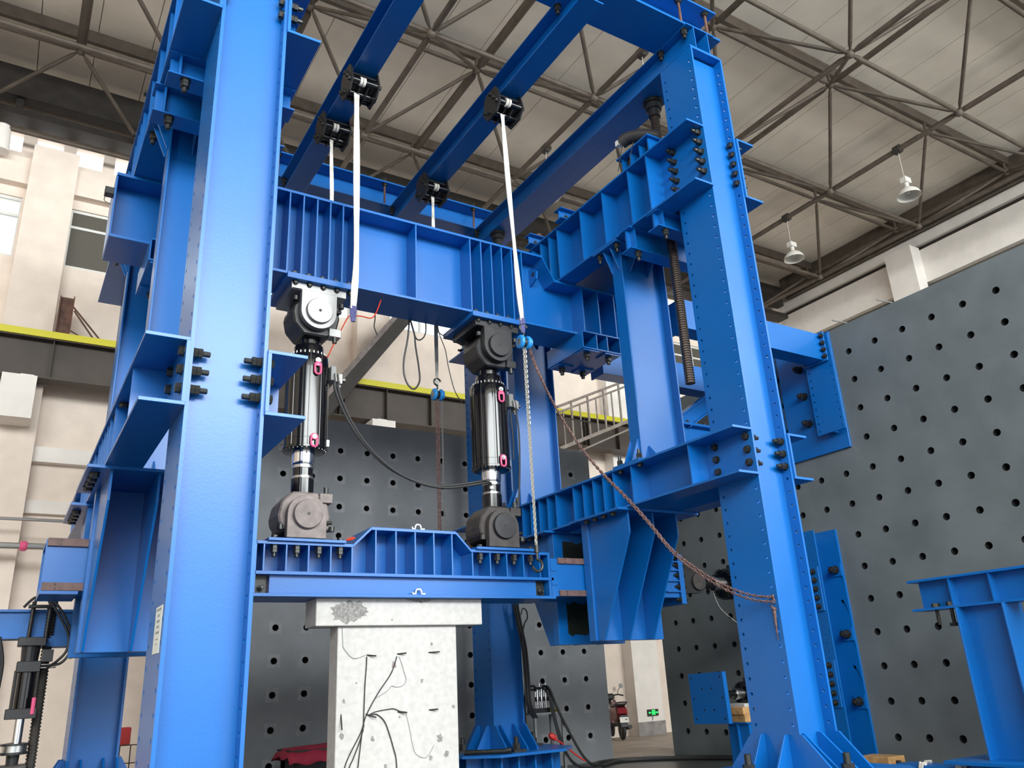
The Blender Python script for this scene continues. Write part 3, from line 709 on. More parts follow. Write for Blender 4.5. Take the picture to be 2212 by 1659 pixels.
# concrete specimen
sp = thing('concrete_specimen', (4.02,YGC,0), 'white concrete wall specimen with a wider stained cap under the loading beam', 'specimen')
cap = bx('cap', CONC, sp, 2.996, 5.097, 9.02, 9.40, 2.138, 2.44, bevel=0.008)
bx('pier', CONC, sp, 3.273, 4.762, 9.08, 9.34, 0, 2.138, bevel=0.006)
bx('footing', CONC, sp, 2.9, 5.15, 8.85, 9.57, 0, 0.3, bevel=0.01)
def blotch(name, m, c, rx, rz, y, seed, parent, jit=0.3, n=26):
    rd = random.Random(seed); pts = []
    for i in range(n):
        a = 2*PI*i/n; k = 1-jit*rd.random(); pts.append((c[0]+rx*k*math.cos(a), c[1]+rz*k*math.sin(a)))
    b = MB(); k = len(pts); vs = [(c[0],y-0.002,c[1])]+[(p[0],y-0.002,p[1]) for p in pts]+[(p[0],y,p[1]) for p in pts]
    b.add(vs, [(0,1+i,1+(i+1)%k) for i in range(k)]+[(1+i,1+k+i,1+k+(i+1)%k,1+(i+1)%k) for i in range(k)])
    return b.build(name, m, parent)
blotch('worn_patch', CONCD, (3.38,2.29), 0.26,0.14,9.02,3,cap,0.35,34)
blotch('worn_patch', CONCD, (4.27,2.425), 0.20,0.035,9.02,5,cap,0.5,34)
for i,(x,z,r) in enumerate(((3.95,1.71,0.05),(4.43,1.93,0.025),(4.30,1.52,0.03),(3.70,0.95,0.035),(4.02,1.15,0.02),(4.52,0.9,0.06),(4.6,0.72,0.05),(3.36,1.35,0.03),(3.34,1.0,0.04),(4.40,0.70,0.035),(3.85,0.66,0.03),(3.5,1.53,0.015),(4.70,1.22,0.03),(3.9,2.2,0.02))):
    blotch('stain', CONCD if i not in (0,) else DUST_LIT, (x,z), r*0.8, r, 9.08 if z < 2.13 else 9.02, 20+i, sp, 0.5, 14)
k_ = 9.07/8.93
def sp_pt(x, z, y=9.07): return (x*k_, y, 1.45+(z-1.45)*k_)
pins = [((3.556,1.819),(3.658,1.803)),((3.922,1.818),(4.022,1.825)),((4.313,1.825),(4.444,1.829)),((3.551,1.212),(3.664,1.169)),((3.927,1.209),(4.029,1.197)),((4.313,1.206),(4.412,1.211)),((3.281,1.232),(3.276,1.07))]
for a,b in pins:
    p = sp_pt(*a,9.09); q = sp_pt(*b,9.03); MB().cyl(p,q,0.008,8).build('steel_pin', DARK, sp)
def wire(name, pts, r, m, label, cat, group=None, n=6):
    o = MB().tube(smooth_path(pts,n), r, 7).build(name, m, None, smooth=True); return tag(o, label, cat, group)
W = [([(3.267,2.139),(3.281,1.965),(3.291,1.899),(3.383,1.799),(3.456,1.789),(3.547,1.819)],0.003,'thin sensor wire curling down the upper left of the concrete specimen'),
 ([(3.561,1.802),(3.557,1.696),(3.542,1.47),(3.53,1.076),(3.514,1.0),(3.475,0.685),(3.45,0.5)],0.006,'grey sensor cable hanging straight from the upper left pin of the specimen'),
 ([(3.922,1.793),(3.855,1.62),(3.698,1.415),(3.564,1.199),(3.504,1.031),(3.385,0.827),(3.328,0.698),(3.28,0.5)],0.006,'grey sensor cable slanting from the upper middle pin to the lower left of the concrete'),
 ([(3.591,1.197),(3.663,1.225),(3.791,1.241),(3.884,1.244),(3.959,1.215),(4.025,1.204)],0.005,'grey sensor cable bridging the two lower left pins of the specimen'),
 ([(3.609,1.196),(3.682,1.2),(3.774,1.123),(3.838,0.977),(3.885,0.833),(3.912,0.737),(3.93,0.5)],0.006,'grey sensor cable arching right from the lower left pin of the specimen'),
 ([(3.95,1.792),(3.989,1.698),(4.008,1.631),(4.036,1.547),(3.998,1.482),(3.922,1.469),(3.856,1.48),(3.809,1.434),(3.662,1.36)],0.003,'thin wire looping below the upper middle pin of the specimen'),
 ([(4.034,1.187),(4.081,1.007),(4.108,0.878),(4.154,0.764),(4.277,0.722),(4.375,0.842)],0.0025,'thin wire looping at the lower right of the specimen'),
 ([(3.539,1.107),(3.497,0.955),(3.421,0.778),(3.379,0.694),(3.33,0.5)],0.006,'grey sensor cable fanning out at the lower left of the specimen')]
for pts, r, l in W: wire('sensor_cable', [sp_pt(x,z,9.075-r) for x,z in pts], r, INK if r < 0.004 else CABLE, l, 'cable', 'sensor cables on the specimen')

# ================================================================ ACTUATORS
def act_ring(m, c, r, n, z, ln, br=0.009):
    for k in range(n):
        a = 2*PI*(k+0.5)/n; m.ring((c[0]+r*math.cos(a), c[1]+r*math.sin(a), z),(0,0,1),[(0,br),(ln,br)],6)
    return m
def swivel(t, cx, cz, s, mlug, mknu, pin_m):
    """clevis pair with pin; s=+1: base above (hangs), s=-1: base below"""
    Y = YGC; R = 0.225; zb = cz+s*0.265               # base level
    for ya, yb in ((8.90,8.99),(9.43,9.52)):
        N = 16; arc = [(cx+R*math.cos(PI+PI*i/N), cz-s*R*abs(math.sin(PI*i/N))) for i in range(N+1)]
        poly = [(cx-R,zb)]+arc+[(cx+R,zb)]
        MB().prism(poly,1,ya,yb).build('clevis_lug', mlug, t, bevel=0.004)
    z0, z1 = sorted((cz+s*0.175, zb)); bx('clevis_base', mlug, t, cx-0.345, cx-R, 8.90, 9.52, z0+ (0.09 if s>0 else 0), z1-(0.0 if s>0 else 0.09), bevel=0.003)
    bx('clevis_base', mlug, t, cx+R, cx+0.345, 8.93, 9.52, z0+(0.09 if s>0 else 0), z1-(0.0 if s>0 else 0.09), bevel=0.003)
    bx('clevis_base', mlug, t, cx-R, cx+R, 8.99, 9.43, z0+(0.12 if s>0 else 0), z1-(0.0 if s>0 else 0.12))
    p = MB().ring((cx,8.855,cz),(0,1,0),[(0,0.158),(0.012,0.166),(0.7,0.166)],32); p.build('pin', pin_m, t, smooth=True)
    MB().ring((cx,8.853,cz),(0,1,0),[(0,0.02),(0.003,0.02)],12).ring((cx+0.006,8.85,cz+0.004),(0,1,0),[(0,0.007),(0.004,0.007)],8).build('pin_eye', DARK, t)
    # knuckle (the forged eye between the lugs)
    k = MB(); N = 20; prof2 = []
    for i in range(N+1):
        a = PI*i/N; prof2.append((cx+0.30*math.cos(PI+a) , cz+s*0.30*0.62*math.sin(a)*0.55))
    poly = [(cx-0.30,cz),(cx-0.285,cz+s*0.09),(cx-0.22,cz+s*0.165),(cx+0.22,cz+s*0.165),(cx+0.285,cz+s*0.09),(cx+0.30,cz),(cx+0.27,cz-s*0.15),(cx+0.15,cz-s*0.28),(cx-0.15,cz-s*0.28),(cx-0.27,cz-s*0.15)]
    k.prism(poly,1,9.0,9.42); k.build('knuckle', mknu, t, bevel=0.02)
    a,b = sorted((cz-s*0.16,cz-s*0.27))
    bx('knuckle_ear', mlug, t, cx+0.16, cx+0.315, 8.97, 9.12, a, b, bevel=0.006)
    MB().ring((cx+0.24,9.0,cz-s*0.27),(0,0,-s),[(0,0.028),(0.075,0.028)],12).build('ear_screw', NUT, t)
    bx('side_clamp', mlug, t, cx+R+0.005, cx+0.33, 9.0, 9.14, min(cz+s*0.10,cz+s*0.15), max(cz+s*0.10,cz+s*0.15)); 
    MB().ring((cx+R,8.97,cz+s*0.07),(1,0,0),[(0,0.022),(0.08,0.022)],10).build('side_screw', NUT, t)
    for dx in (-0.29, 0.30):
        MB().ring((cx+dx,8.95,zb-s*0.0-(s*0.09)),(0,0,-s),[(0,0.035),(0.055,0.035)],10).build('base_screw', NUT, t)
def lift_ring(t, x, z, y, top):
    s = 1 if top else 0
    pts = []
    hw, hh = 0.038, 0.075
    for i in range(20):
        a = 2*PI*i/20; pts.append((x+hw*math.cos(a), y-0.028, z+ (hh-hw)*(1 if math.sin(a)>0.01 else -1 if math.sin(a)<-0.01 else 0)+hw*math.sin(a)))
    o = MB().tube(pts,0.013,8,closed=True).build('lifting_ring', PINK, t, smooth=True)
    zz = z+(0.105 if top else 0.045)
    MB().ring((x,y-0.012,zz),(0,-1,0),[(0,0.036),(0.02,0.036),(0.022,0.03)],16).build('ring_collar', ZINC if top else PINK, o)
    MB().ring((x,y-0.03,zz),(0,-1,0),[(0,0.028),(0.012,0.028)],16).ring((x,y-0.042,zz),(0,-1,0),[(0,0.015),(0.008,0.015)],6).build('ring_bolt', ZINC, o)
    MB().prism([(x-0.03,z+0.03),(x+0.03,z+0.03),(x+0.018,zz),(x-0.018,zz)],1,y-0.036,y-0.016).build('ring_neck', PINK, o)
def vertical_actuator(cx, light, label):
    t = thing('vertical_actuator', (cx,YGC,3.062), label, 'actuator', 'vertical hydraulic actuators'); Y = YGC; bc = cx-0.05
    bx('top_plate', BLUE, t, cx-0.43, cx+0.43, 8.84, 9.75, 6.235, 6.31, bevel=0.003)
    for k in range(5): bolt(t, (cx-0.308+0.177*k,8.92,6.235), (0,0,-1), 0.02, 0.01)
    bx('mount_plate', SILVERP if light else BLACKM, t, cx-0.35, cx+0.35, 8.92, 9.60, 6.13, 6.235, bevel=0.003)
    swivel(t, cx, 5.872, 1, SILVERP if light else BLACKM, BLACKM, SILVERP if light else BLACKM)
    MB().ring((cx-0.01,Y,5.75),(0,0,-1),[(0,0.13),(0.27,0.13)],28).build('neck', BLACKP, t, smooth=True)
    MB().ring((cx-0.012,Y,5.50),(0,0,-1),[(0,0.175),(0.01,0.182),(0.16,0.182)],36).build('collar', BLACKP, t, smooth=True)
    x2 = cx-0.02
    b = MB().ring((x2,Y,5.345),(0,0,-1),[(0,0.25),(0.01,0.258),(0.17,0.258),(0.172,0.255),(0.176,0.255),(0.178,0.258),(1.07,0.258),(1.072,0.255),(1.076,0.255),(1.078,0.258),(1.16,0.258),(1.165,0.268),(1.19,0.268),(1.2,0.23)],48)
    b.build('cylinder', BLACKP, t, smooth=True)
    act_ring(MB(),(x2,Y),0.222,26,5.345,0.04).build('bolt_circle', ZINC, t)
    act_ring(MB(),(x2,Y),0.25,30,4.145,0.036,0.008).build('bolt_circle', ZINC, t)
    for a in (-2.5,-1.75,-1.2,0.1):
        MB().cyl((x2+0.262*math.cos(a),Y+0.262*math.sin(a),4.19),(x2+0.262*math.cos(a),Y+0.262*math.sin(a),5.33),0.006,6).build('tie_wire', BLACKP, t)
    lift_ring(t, cx+0.02, 5.135, 8.955, True); lift_ring(t, cx+0.005, 4.225, 8.955, False)
    x3 = cx-0.03
    MB().ring((x3,Y,4.16),(0,0,-1),[(0,0.132),(0.14,0.132),(0.165,0.13),(0.185,0.122)],36).build('rod', CHROME, t, smooth=True)
    MB().ring((x3,Y,3.975),(0,0,-1),[(0,0.126),(0.035,0.126),(0.04,0.118)],36).build('lock_ring', SATIN, t, smooth=True)
    MB().ring((x3,Y,3.935),(0,0,-1),[(0,0.118),(0.09,0.118)],36).build('load_cell', BLACKP, t, smooth=True)
    bx('cell_label', WPLAST, t, x3-0.09, x3-0.04, Y-0.121, Y-0.10, 3.87, 3.91) if not light else None
    MB().ring((x3,Y,3.845),(0,0,-1),[(0,0.122),(0.03,0.126)],36).build('lock_ring', SATIN, t, smooth=True)
    MB().ring((x3,Y,3.815),(0,0,-1),[(0,0.128),(0.005,0.133),(0.24,0.133)],36).build('rod_end', BLACKP, t, smooth=True)
    swivel(t, bc, 3.342, -1, DUST_LIT if light else DUSTD, DUST_LIT if light else DUSTD, DUST_LIT if light else BLACKM)
    # servo valve block, hoses' fittings, side tube
    vx = x2+0.27
    bx('valve_block', GREYP, t, vx-0.02, vx+0.05, 9.06, 9.24, 5.06, 5.25, bevel=0.006); bx('servo_valve', ZINC, t, vx+0.06, vx+0.13, 9.05, 9.17, 5.02, 5.16, bevel=0.01)
    MB().ring((vx+0.095,9.11,5.02),(0,0,-1),[(0,0.035),(0.03,0.035),(0.03,0.022),(0.06,0.022)],12).build('connector', ZINC, t)
    MB().ring((vx+0.125,9.11,5.10),(1,0,0),[(0,0.03),(0.05,0.03)],12).build('end_cap', ZINC, t)
    for d in (0.0,0.04): MB().cyl((vx+0.03+d,9.04,5.15),(vx+0.035+d,9.02,5.03),0.014,8).build('hose_fitting', ZINC, t)
    MB().cyl((vx-0.005,9.2,5.06),(vx-0.005,9.2,4.33),0.008,8).build('side_tube', SATIN, t)
    bx('tube_fitting', ZINC, t, vx-0.03, vx+0.02, 9.17, 9.23, 4.24, 4.32)
    return t
vertical_actuator(2.87, True, 'left vertical black hydraulic actuator with a silver grey upper clevis')
vertical_actuator(5.45, False, 'right vertical black hydraulic actuator with a black upper clevis, beside the hanging chain')
def horizontal_actuator(x0, z, k, label, plate):
    """pin at x0; k scale; runs toward the reaction column on the right"""
    t = thing('horizontal_actuator', (x0,YGC,z), label, 'actuator', 'horizontal hydraulic actuators'); Y = YGC
    X = lambda d: x0+d*k
    if not plate:
        bx('mount_plate', BLACKM, t, 8.375, 8.43, 8.98, 9.44, z-0.25, z+0.22, bevel=0.004)
        for ya, yb in ((9.0,9.06),(9.36,9.42)):
            N = 14; poly = [(8.43,z-0.17)]+[(x0+0.17*math.cos(-PI/2+PI*i/N), z+0.17*math.sin(-PI/2+PI*i/N)) for i in range(N+1)]+[(8.43,z+0.17)]
            MB().prism(poly,1,ya,yb).build('clevis_lug', BLACKM, t, bevel=0.004)
        MB().ring((x0,8.965,z),(0,1,0),[(0,0.122),(0.01,0.128),(0.49,0.128)],28).build('pin', DUSTD, t, smooth=True)
        MB().ring((x0,8.963,z),(0,1,0),[(0,0.014),(0.003,0.014)],10).build('pin_eye', DARK, t)
        bx('top_clamp', BLACKM, t, 8.44, 8.72, 9.05, 9.2, z+0.18, z+0.235)
    MB().ring((x0,Y,z),(1,0,0),[(0,0.11*k),(0.17*k,0.115*k),(0.30*k,0.075*k)],24).build('knuckle', BLACKM, t, smooth=True)
    MB().ring((X(0.30),Y,z),(1,0,0),[(0,0.075*k),(0.17*k,0.08*k),(0.19*k,0.10*k)],24).build('load_cell', BLACKP, t, smooth=True)
    MB().ring((X(0.49),Y,z),(1,0,0),[(0,0.098*k),(0.03*k,0.106*k),(0.07*k,0.106*k)],28).build('lock_ring', SATIN, t, smooth=True)
    MB().ring((X(0.56),Y,z),(1,0,0),[(0,0.10*k),(0.62*k,0.10*k)],28).build('rod', SATIN, t, smooth=True)
    xe = 10.75
    MB().ring((X(0.72),Y,z),(1,0,0),[(0,0.20*k),(0.02*k,0.235*k),(0.14*k,0.235*k),(0.15*k,0.222*k),(xe-X(0.72),0.222*k)],36).build('cylinder', BLACKP, t, smooth=True)
    m = MB()
    for i in range(24):
        a = 2*PI*i/24; m.ring((X(0.715),Y+0.218*k*math.cos(a),z+0.218*k*math.sin(a)),(-1,0,0),[(0,0.012*k),(0.03*k,0.012*k)],6)
    m.build('bolt_circle', NUT, t)
    bx('rear_clevis', BLACKM, t, xe, 11.10, 9.05, 9.37, z-0.17*k, z+0.17*k, bevel=0.01)
    bx('valve_block', BLACKM, t, X(0.95), X(1.25), 9.1, 9.32, z+0.22*k, z+0.31*k, bevel=0.01)
    MB().tube(smooth_path([(X(0.78),9.0,z-0.2*k),(X(0.74),8.99,z-0.34),(X(0.79),8.99,z-0.40),(X(0.83),8.99,z-0.30),(X(0.84),9.0,z-0.2*k)]),0.011,6).build('hanging_loop', CABLE, t)
    return t
horizontal_actuator(8.76, 2.715, 1.0, 'upper horizontal hydraulic actuator between the loading beam end and the wall reaction column', False)
t = horizontal_actuator(9.05, 1.13, 0.72, 'lower horizontal actuator with a big square blue plate on its end', True)
pl = MB().box(-0.035,0.035,-0.35,0.35,-0.345,0.345)
for y in (-0.29,0.29):
    for z in (-0.28,0,0.28): pl.ring((-0.0352,y,z),(1,0,0),[(0,0.016),(0.001,0.016)],8,1)
for y in (-0.1,0.1):
    for z in (-0.16,0.13): pl.ring((-0.0352,y,z),(1,0,0),[(0,0.016),(0.001,0.016)],8,1)
p_ = pl.build('load_plate', [BLUE,DARK], t); p_.location = Vector((8.97,9.27,1.10))-WLOC[t.name]; p_.rotation_euler = (math.radians(-1),0.0,0.0)

# ================================================================ WALL REACTION PIECES
t = thing('wall_reaction_column', (11.4,9.21,0.12), 'tall blue reaction column bolted against the right strong wall behind the front right column', 'column')
wp = holed_plate([8.6,8.96,9.46,9.82], [0.12]+[0.66+0.5*k for k in range(6)]+[3.56], lambda i,j: None if i == 1 or j in (0,) else ((8.709 if i == 0 else 9.709), 0.91+0.5*(j-1)) if 1 <= j <= 5 else None, 0.034, 10, lambda u,v,ww: (11.585+ww,u,v), 0.045)
o = wp.build('wall_plate', BLUE, t); fix_normals(o)
for za in (1.41,2.41,2.96): pass
sl = []
zs = [0.12+0.115*k for k in range(31)]
fo = holed_plate([8.65,8.85,9.57,9.77], zs[:-1]+[3.53], lambda i,j: None if i == 1 or j % 1 or not (2 <= j <= 27) else ((8.76 if i == 0 else 9.66), zs[j]+0.0575), 0.017, 8, lambda u,v,ww: (11.10+ww,u,v), 0.03)
o = fo.build('outer_flange', BLUE, t); fix_normals(o)
for y in (9.1, 9.32): bx('web', BLUE, t, 11.13, 11.585, y-0.012, y+0.012, 0.12, 3.53)
for z in (0.91,1.91,2.91):
    for y in (8.709,9.709):
        bx('washer_plate', BLUE, t, 11.56, 11.585, y-0.1, y+0.1, z-0.1, z+0.1)
        bolt(t, (11.56,y,z), (-1,0,0), 0.034, 0.03, True)
for z0, z1 in ((2.27,2.95),(0.85,1.53)):
    bx('mount_plate', BLUE, t, 11.072, 11.10, 8.67, 9.75, z0, z1, bevel=0.002)
    for k in range(5):
        for y in (8.76,9.66): bolt(t, (11.072,y,z0+0.07+k*(z1-z0-0.14)/4), (-1,0,0), 0.022, 0.02)
def arm(y0, y1, ypl0, ypl1, ybolt, label):
    t = thing('cantilever_beam', (11.5,(y0+y1)/2,6.3), label, 'beam', 'cantilever arms on the right strong wall')
    bx('arm', BLUE, t, 8.25, 11.36, y0, y1, 6.325, 6.805, bevel=0.003)
    MB().box(8.22,8.25,y0-0.02,y1+0.02,6.30,6.83).build('end_cap', BLUE, t, bevel=0.002)
    q = 0.08
    bx('end_plate', BLUE, t, 11.36, 11.39, y0-q, y1+q, 6.30, 6.83, bevel=0.002)
    for z in (6.38,6.5,6.62,6.75):
        for y in (y0-0.05, y1+0.05): bolt(t, (11.36,y,z), (-1,0,0), 0.02, 0.02)
    z0 = 5.10
    zz = [z0+0.13*k for k in range(14)]
    a, b = (y0+y1)/2-0.27, (y0+y1)/2+0.27
    o = holed_plate([a,a+0.1,b-0.1,b], zz, lambda i,j: None if i == 1 or j > 8 else ((a+0.05 if i == 0 else b-0.05), zz[j]+0.065), 0.02, 8, lambda u,v,ww: (11.42+ww,u,v), 0.025).build('stub_flange', BLUE, t); fix_normals(o)
    bx('stub_web', BLUE, t, 11.445, 11.585, (a+b)/2-0.012, (a+b)/2+0.012, z0, zz[-1])
    bx('wall_plate', BLUE, t, 11.585, 11.628, ypl0, ypl1, 4.82, 6.89, bevel=0.003)
    for z in (5.41,5.91,6.41):
        bolt(t, (11.585,ybolt,z), (-1,0,0), 0.034, 0.05, True)
    return t
arm(8.03,8.34,8.0,9.18,8.709,'front blue cantilever arm from the right strong wall, seen right of the front right column')
arm(10.08,10.39,9.24,10.6,9.709,'back blue cantilever arm from the right strong wall, passing behind the front right strut')

kb = thing('knee_bracket', (11.6,9.9,5.2), 'blue knee bracket on the strong wall glimpsed between the right strut and column', 'bracket')
bx('beam_flange', BLUE, kb, 9.2,11.56,9.78,10.02,5.50,5.525); bx('beam_flange', BLUE, kb, 9.2,11.56,9.78,10.02,5.10,5.125); bx('beam_web', BLUE, kb, 9.2,11.56,9.89,9.91,5.125,5.50)
bx('splice_plate', BLUE, kb, 9.5,10.5,9.80,10.0,5.525,5.55)
for x in (9.6,9.8,10.0,10.2): bolt(kb,(x,9.83,5.55),(0,0,1),0.018,0.01)
d_ = Vector((0.84,0,0.543)); n_ = Vector((-0.543,0,0.84)); a_ = Vector((9.75,9.9,5.58)); b_ = a_+d_*0.86
for s_ in (-0.13,0.13): MB().bar(a_+n_*s_, b_+n_*s_, 0.22, 0.02, up=(-0.543,0,0.84)).build('brace_flange', BLUE, kb)
MB().bar(a_, b_, 0.02, 0.24, up=(-0.543,0,0.84)).build('brace_web', BLUE, kb)
bx('wall_plate', BLUE, kb, 11.56,11.625,9.7,10.04,5.0,5.7)
# ================================================================ BEAM CLAMPS, STRAPS, HOISTS
def clamp(xc, y, hang_y, label):
    """two black side plates clipped on the lower flange, four cross rods, a strap loop"""
    t = thing('beam_clamp', (xc,y,9.1), label, 'clamp', 'beam clamps on the overhead beams')
    hw = 0.19
    for s in (-1,1):
        x = xc+s*hw
        poly = [(y-0.15,9.40),(y-0.09,9.47),(y+0.16,9.47),(y+0.22,9.40),(y+0.25,9.16),(y+0.15,9.02),(y-0.11,9.02),(y-0.22,9.15)]
        MB().prism(poly,0,x-0.012,x+0.012).build('side_plate', BLACKM, t, bevel=0.003)
        for (yy,zz) in ((y-0.15,9.18),(y+0.05,9.11),(y+0.18,9.18),(y+0.02,9.40),(y-0.06,9.30)):
            MB().ring((x,yy,zz),(s,0,0),[(0,0.032),(0.045,0.032),(0.05,0.025)],6).build('nut', NUT, t)
        bx('flange_jaw', BLACKM, t, min(x,x-s*0.09), max(x,x-s*0.09), y-0.07, y+0.14, 9.41, 9.45)
    for (yy,zz,rr) in ((y-0.15,9.18,0.05),(y+0.03,9.11,0.045),(y+0.18,9.15,0.045)):
        MB().cyl((xc-hw,yy,zz),(xc+hw,yy,zz),rr,14).build('cross_rod', BLACKP, t, smooth=True)
    bx('under_plate', BLACKM, t, xc-hw, xc+hw, y-0.12, y+0.2, 9.30, 9.33)
    for dx in (-0.05,0.06): MB().prism([(y-0.16,9.14),(y-0.13,9.24),(y+0.2,9.22),(y+0.2,9.06),(y,9.05)],0,xc+dx-0.008,xc+dx+0.008).build('centre_plate', BLACKM, t)
    return t
def strap(x, y, ztop, pts, wd, label, twist=True, tail=True):
    t = thing('webbing_strap', (x,y,9.1), label, 'strap', 'white lifting straps')
    for k in (-0.045,0.0):                             # turns over the clamp's front rod
        MB().ring((x+k,y-0.17,9.18),(1,0,0),[(0,0.053),(0.003,0.061),(0.035,0.061),(0.038,0.053)],18).build('turn', STRAP, t, smooth=True)
    P = smooth_path(pts,8); m = MB(); n = len(P); vs = []
    for i, q in enumerate(P):
        a = 0.25*math.sin(i*0.35)+ (0.15 if twist else 0); c, s_ = math.cos(a)*wd/2, math.sin(a)*wd/2
        for sx, th in ((-1,-0.006),(1,-0.006),(1,0.006),(-1,0.006)):
            vs.append((q.x+sx*c, q.y+sx*s_+th, q.z))
    fs = [(i*4+k, i*4+(k+1)%4, i*4+4+(k+1)%4, i*4+4+k) for i in range(n-1) for k in range(4)]+[(3,2,1,0),((n-1)*4,(n-1)*4+1,(n-1)*4+2,(n-1)*4+3)]
    m.add(vs, fs); m.build('webbing', STRAP, t)
    if tail:
        e = P[-1]
        MB().tube([(e.x-0.02,e.y,e.z+0.04),(e.x-0.015,e.y,e.z-0.06),(e.x+0.0,e.y-0.005,e.z-0.17)],0.028,8,flat=0.5).tube([(e.x+0.025,e.y,e.z+0.04),(e.x+0.02,e.y,e.z-0.06),(e.x+0.005,e.y-0.005,e.z-0.17)],0.024,8,flat=0.5).build('sewn_eye', SLING, t, smooth=True)
    return t
clamp(3.24,8.60,8.6,'black beam clamp on the left overhead beam, upper one with the longest white strap')
clamp(3.24,9.68,9.7,'black beam clamp on the left overhead beam, lower one near the girder')
clamp(5.21,8.05,8.0,'black beam clamp on the middle overhead beam, upper one above the front chain hoist')
clamp(5.21,10.38,10.3,'black beam clamp on the middle overhead beam, lower one just above the girder')
strap(3.21,8.62,9.0,[(3.17,8.56,9.05),(3.175,8.55,8.5),(3.19,8.55,7.597),(3.205,8.55,6.515),(3.19,8.55,6.1),(3.178,8.55,5.82)],0.085,'long white webbing strap hanging in front of the girder beside the left cylinder')
strap(3.22,9.70,9.0,[(3.205,9.66,9.05),(3.21,9.65,8.7),(3.235,9.65,8.0),(3.24,9.65,7.0),(3.2,9.65,6.0)],0.055,'white webbing strap going down behind the girder from the lower left clamp',True,False)
strap(5.17,8.06,9.0,[(5.14,8.0,9.05),(5.15,8.0,8.7),(5.182,8.0,7.73),(5.22,8.0,6.875),(5.25,8.0,6.2),(5.272,8.0,5.84)],0.075,'white webbing strap of the front chain hoist hanging across the right part of the girder')
strap(5.19,10.39,9.0,[(5.18,10.33,9.05),(5.18,10.33,8.6),(5.175,10.31,8.0),(5.18,10.3,7.0),(5.179,10.3,6.55),(5.183,10.3,5.73)],0.06,'soiled white and brown strap going down behind the girder to the rear chain hoist',True,False)
def hook(m, p, k=1.0, mi=0):
    x,y,z = p; pts = [(x,y,z),(x,y,z-0.05*k)]
    for i in range(13):
        a = PI/2-2*PI*0.72*i/12; pts.append((x+0.055*k*math.cos(a), y, z-0.115*k+0.055*k*math.sin(a)))
    return m.tube(pts,0.014*k,8,mi=mi)
def hoist(x, y, z, body, label, chains, hookp=None, ht=None):
    t = thing('chain_hoist', (x,y,z), label, 'hoist', 'blue chain hoists')
    hook(MB(),(x,y,z+0.09),-1.0).build('top_hook', NUT, t, smooth=True)
    for d, r, wd, nm in ((-0.055,0.092,0.05,'gear_cover'),(0.045,0.092,0.045,'wheel_cover')):
        MB().ring((x+d-wd/2,y,z),(1,0,0),[(0,r*0.75),(0.008,r*0.95),(0.016,r),(wd-0.012,r),(wd-0.004,r*0.95),(wd,r*0.75)],28).build(nm, HOIST, t, smooth=True)
    MB().ring((x-0.03,y,z),(1,0,0),[(0,0.06),(0.05,0.06)],18).build('chain_sheave', DARK, t)
    MB().ring((x+0.068,y,z),(1,0,0),[(0,0.07),(0.02,0.075),(0.03,0.06)],24).build('hand_wheel', HOIST, t, smooth=True)
    MB().ring((x-0.0815,y,z),(-1,0,0),[(0,0.045),(0.003,0.04)],18).build('name_disc', ZINC, t)
    for pts, m, nm in chains:
        stuff(chain_mb(MB(), pts).build(nm, m, t))
    if hookp:
        hm = hook(MB(), hookp, 1.25); hm.cyl((hookp[0],hookp[1],hookp[2]+0.09),(hookp[0],hookp[1],hookp[2]),0.03,10).build('load_hook', NUT, t, smooth=True)
    return t
ch = [(5.35,8.0,5.47),(5.386,7.9,5.136),(5.524,7.75,4.613),(5.684,7.55,4.10),(5.863,7.38,3.732),(6.03,7.2,3.427),(6.165,7.0,3.10),(6.282,6.8,2.759),(6.402,6.6,2.532),(6.53,6.35,2.321),(6.707,6.15,2.191),(6.873,5.98,2.15)]
ch2 = [(p[0]+0.004,p[1]-0.015,p[2]-0.05*min(1,i/6)) for i,p in enumerate(ch)]
hoist(5.281,8.0,5.538,None,'front blue chain hoist on a white strap, its bright chain reaching the loading beam',
   [([(5.27,8.0,5.46),(5.272,8.0,4.5),(5.28,8.0,2.93)],CHAINM,'load_chain'),([(5.284,7.985,5.46),(5.285,7.99,4.4),(5.284,7.99,2.93)],CHAINM,'load_chain'),(smooth_path(ch),RUST,'hand_chain'),(smooth_path(ch2),RUST,'hand_chain')], (5.285,8.0,2.86))
hoist(5.185,10.3,5.566,None,'rear blue chain hoist hanging behind the girder between the two vertical cylinders',
   [([(5.16,10.3,5.49),(5.165,10.3,3.3)],RUST,'load_chain'),([(5.20,10.3,5.49),(5.195,10.3,3.3)],RUST,'load_chain'),([(5.255,10.3,5.5),(5.26,10.3,3.35)],ZINC,'hand_chain')])
# hook and drift pin that tie the hand chain to the right column
o = thing('chain_shackle', (6.87,5.98,2.15), 'rusty hook with a hanging drift pin tying the hand chain to the front right column', 'hook')
hook(MB(),(6.87,5.99,2.18),0.9).build('hook', RUST, o, smooth=True); MB().ring((6.868,6.0,2.05),(0.02,0.05,-1),[(0,0.022),(0.10,0.016),(0.32,0.004)],8).build('drift_pin', RUST, o)

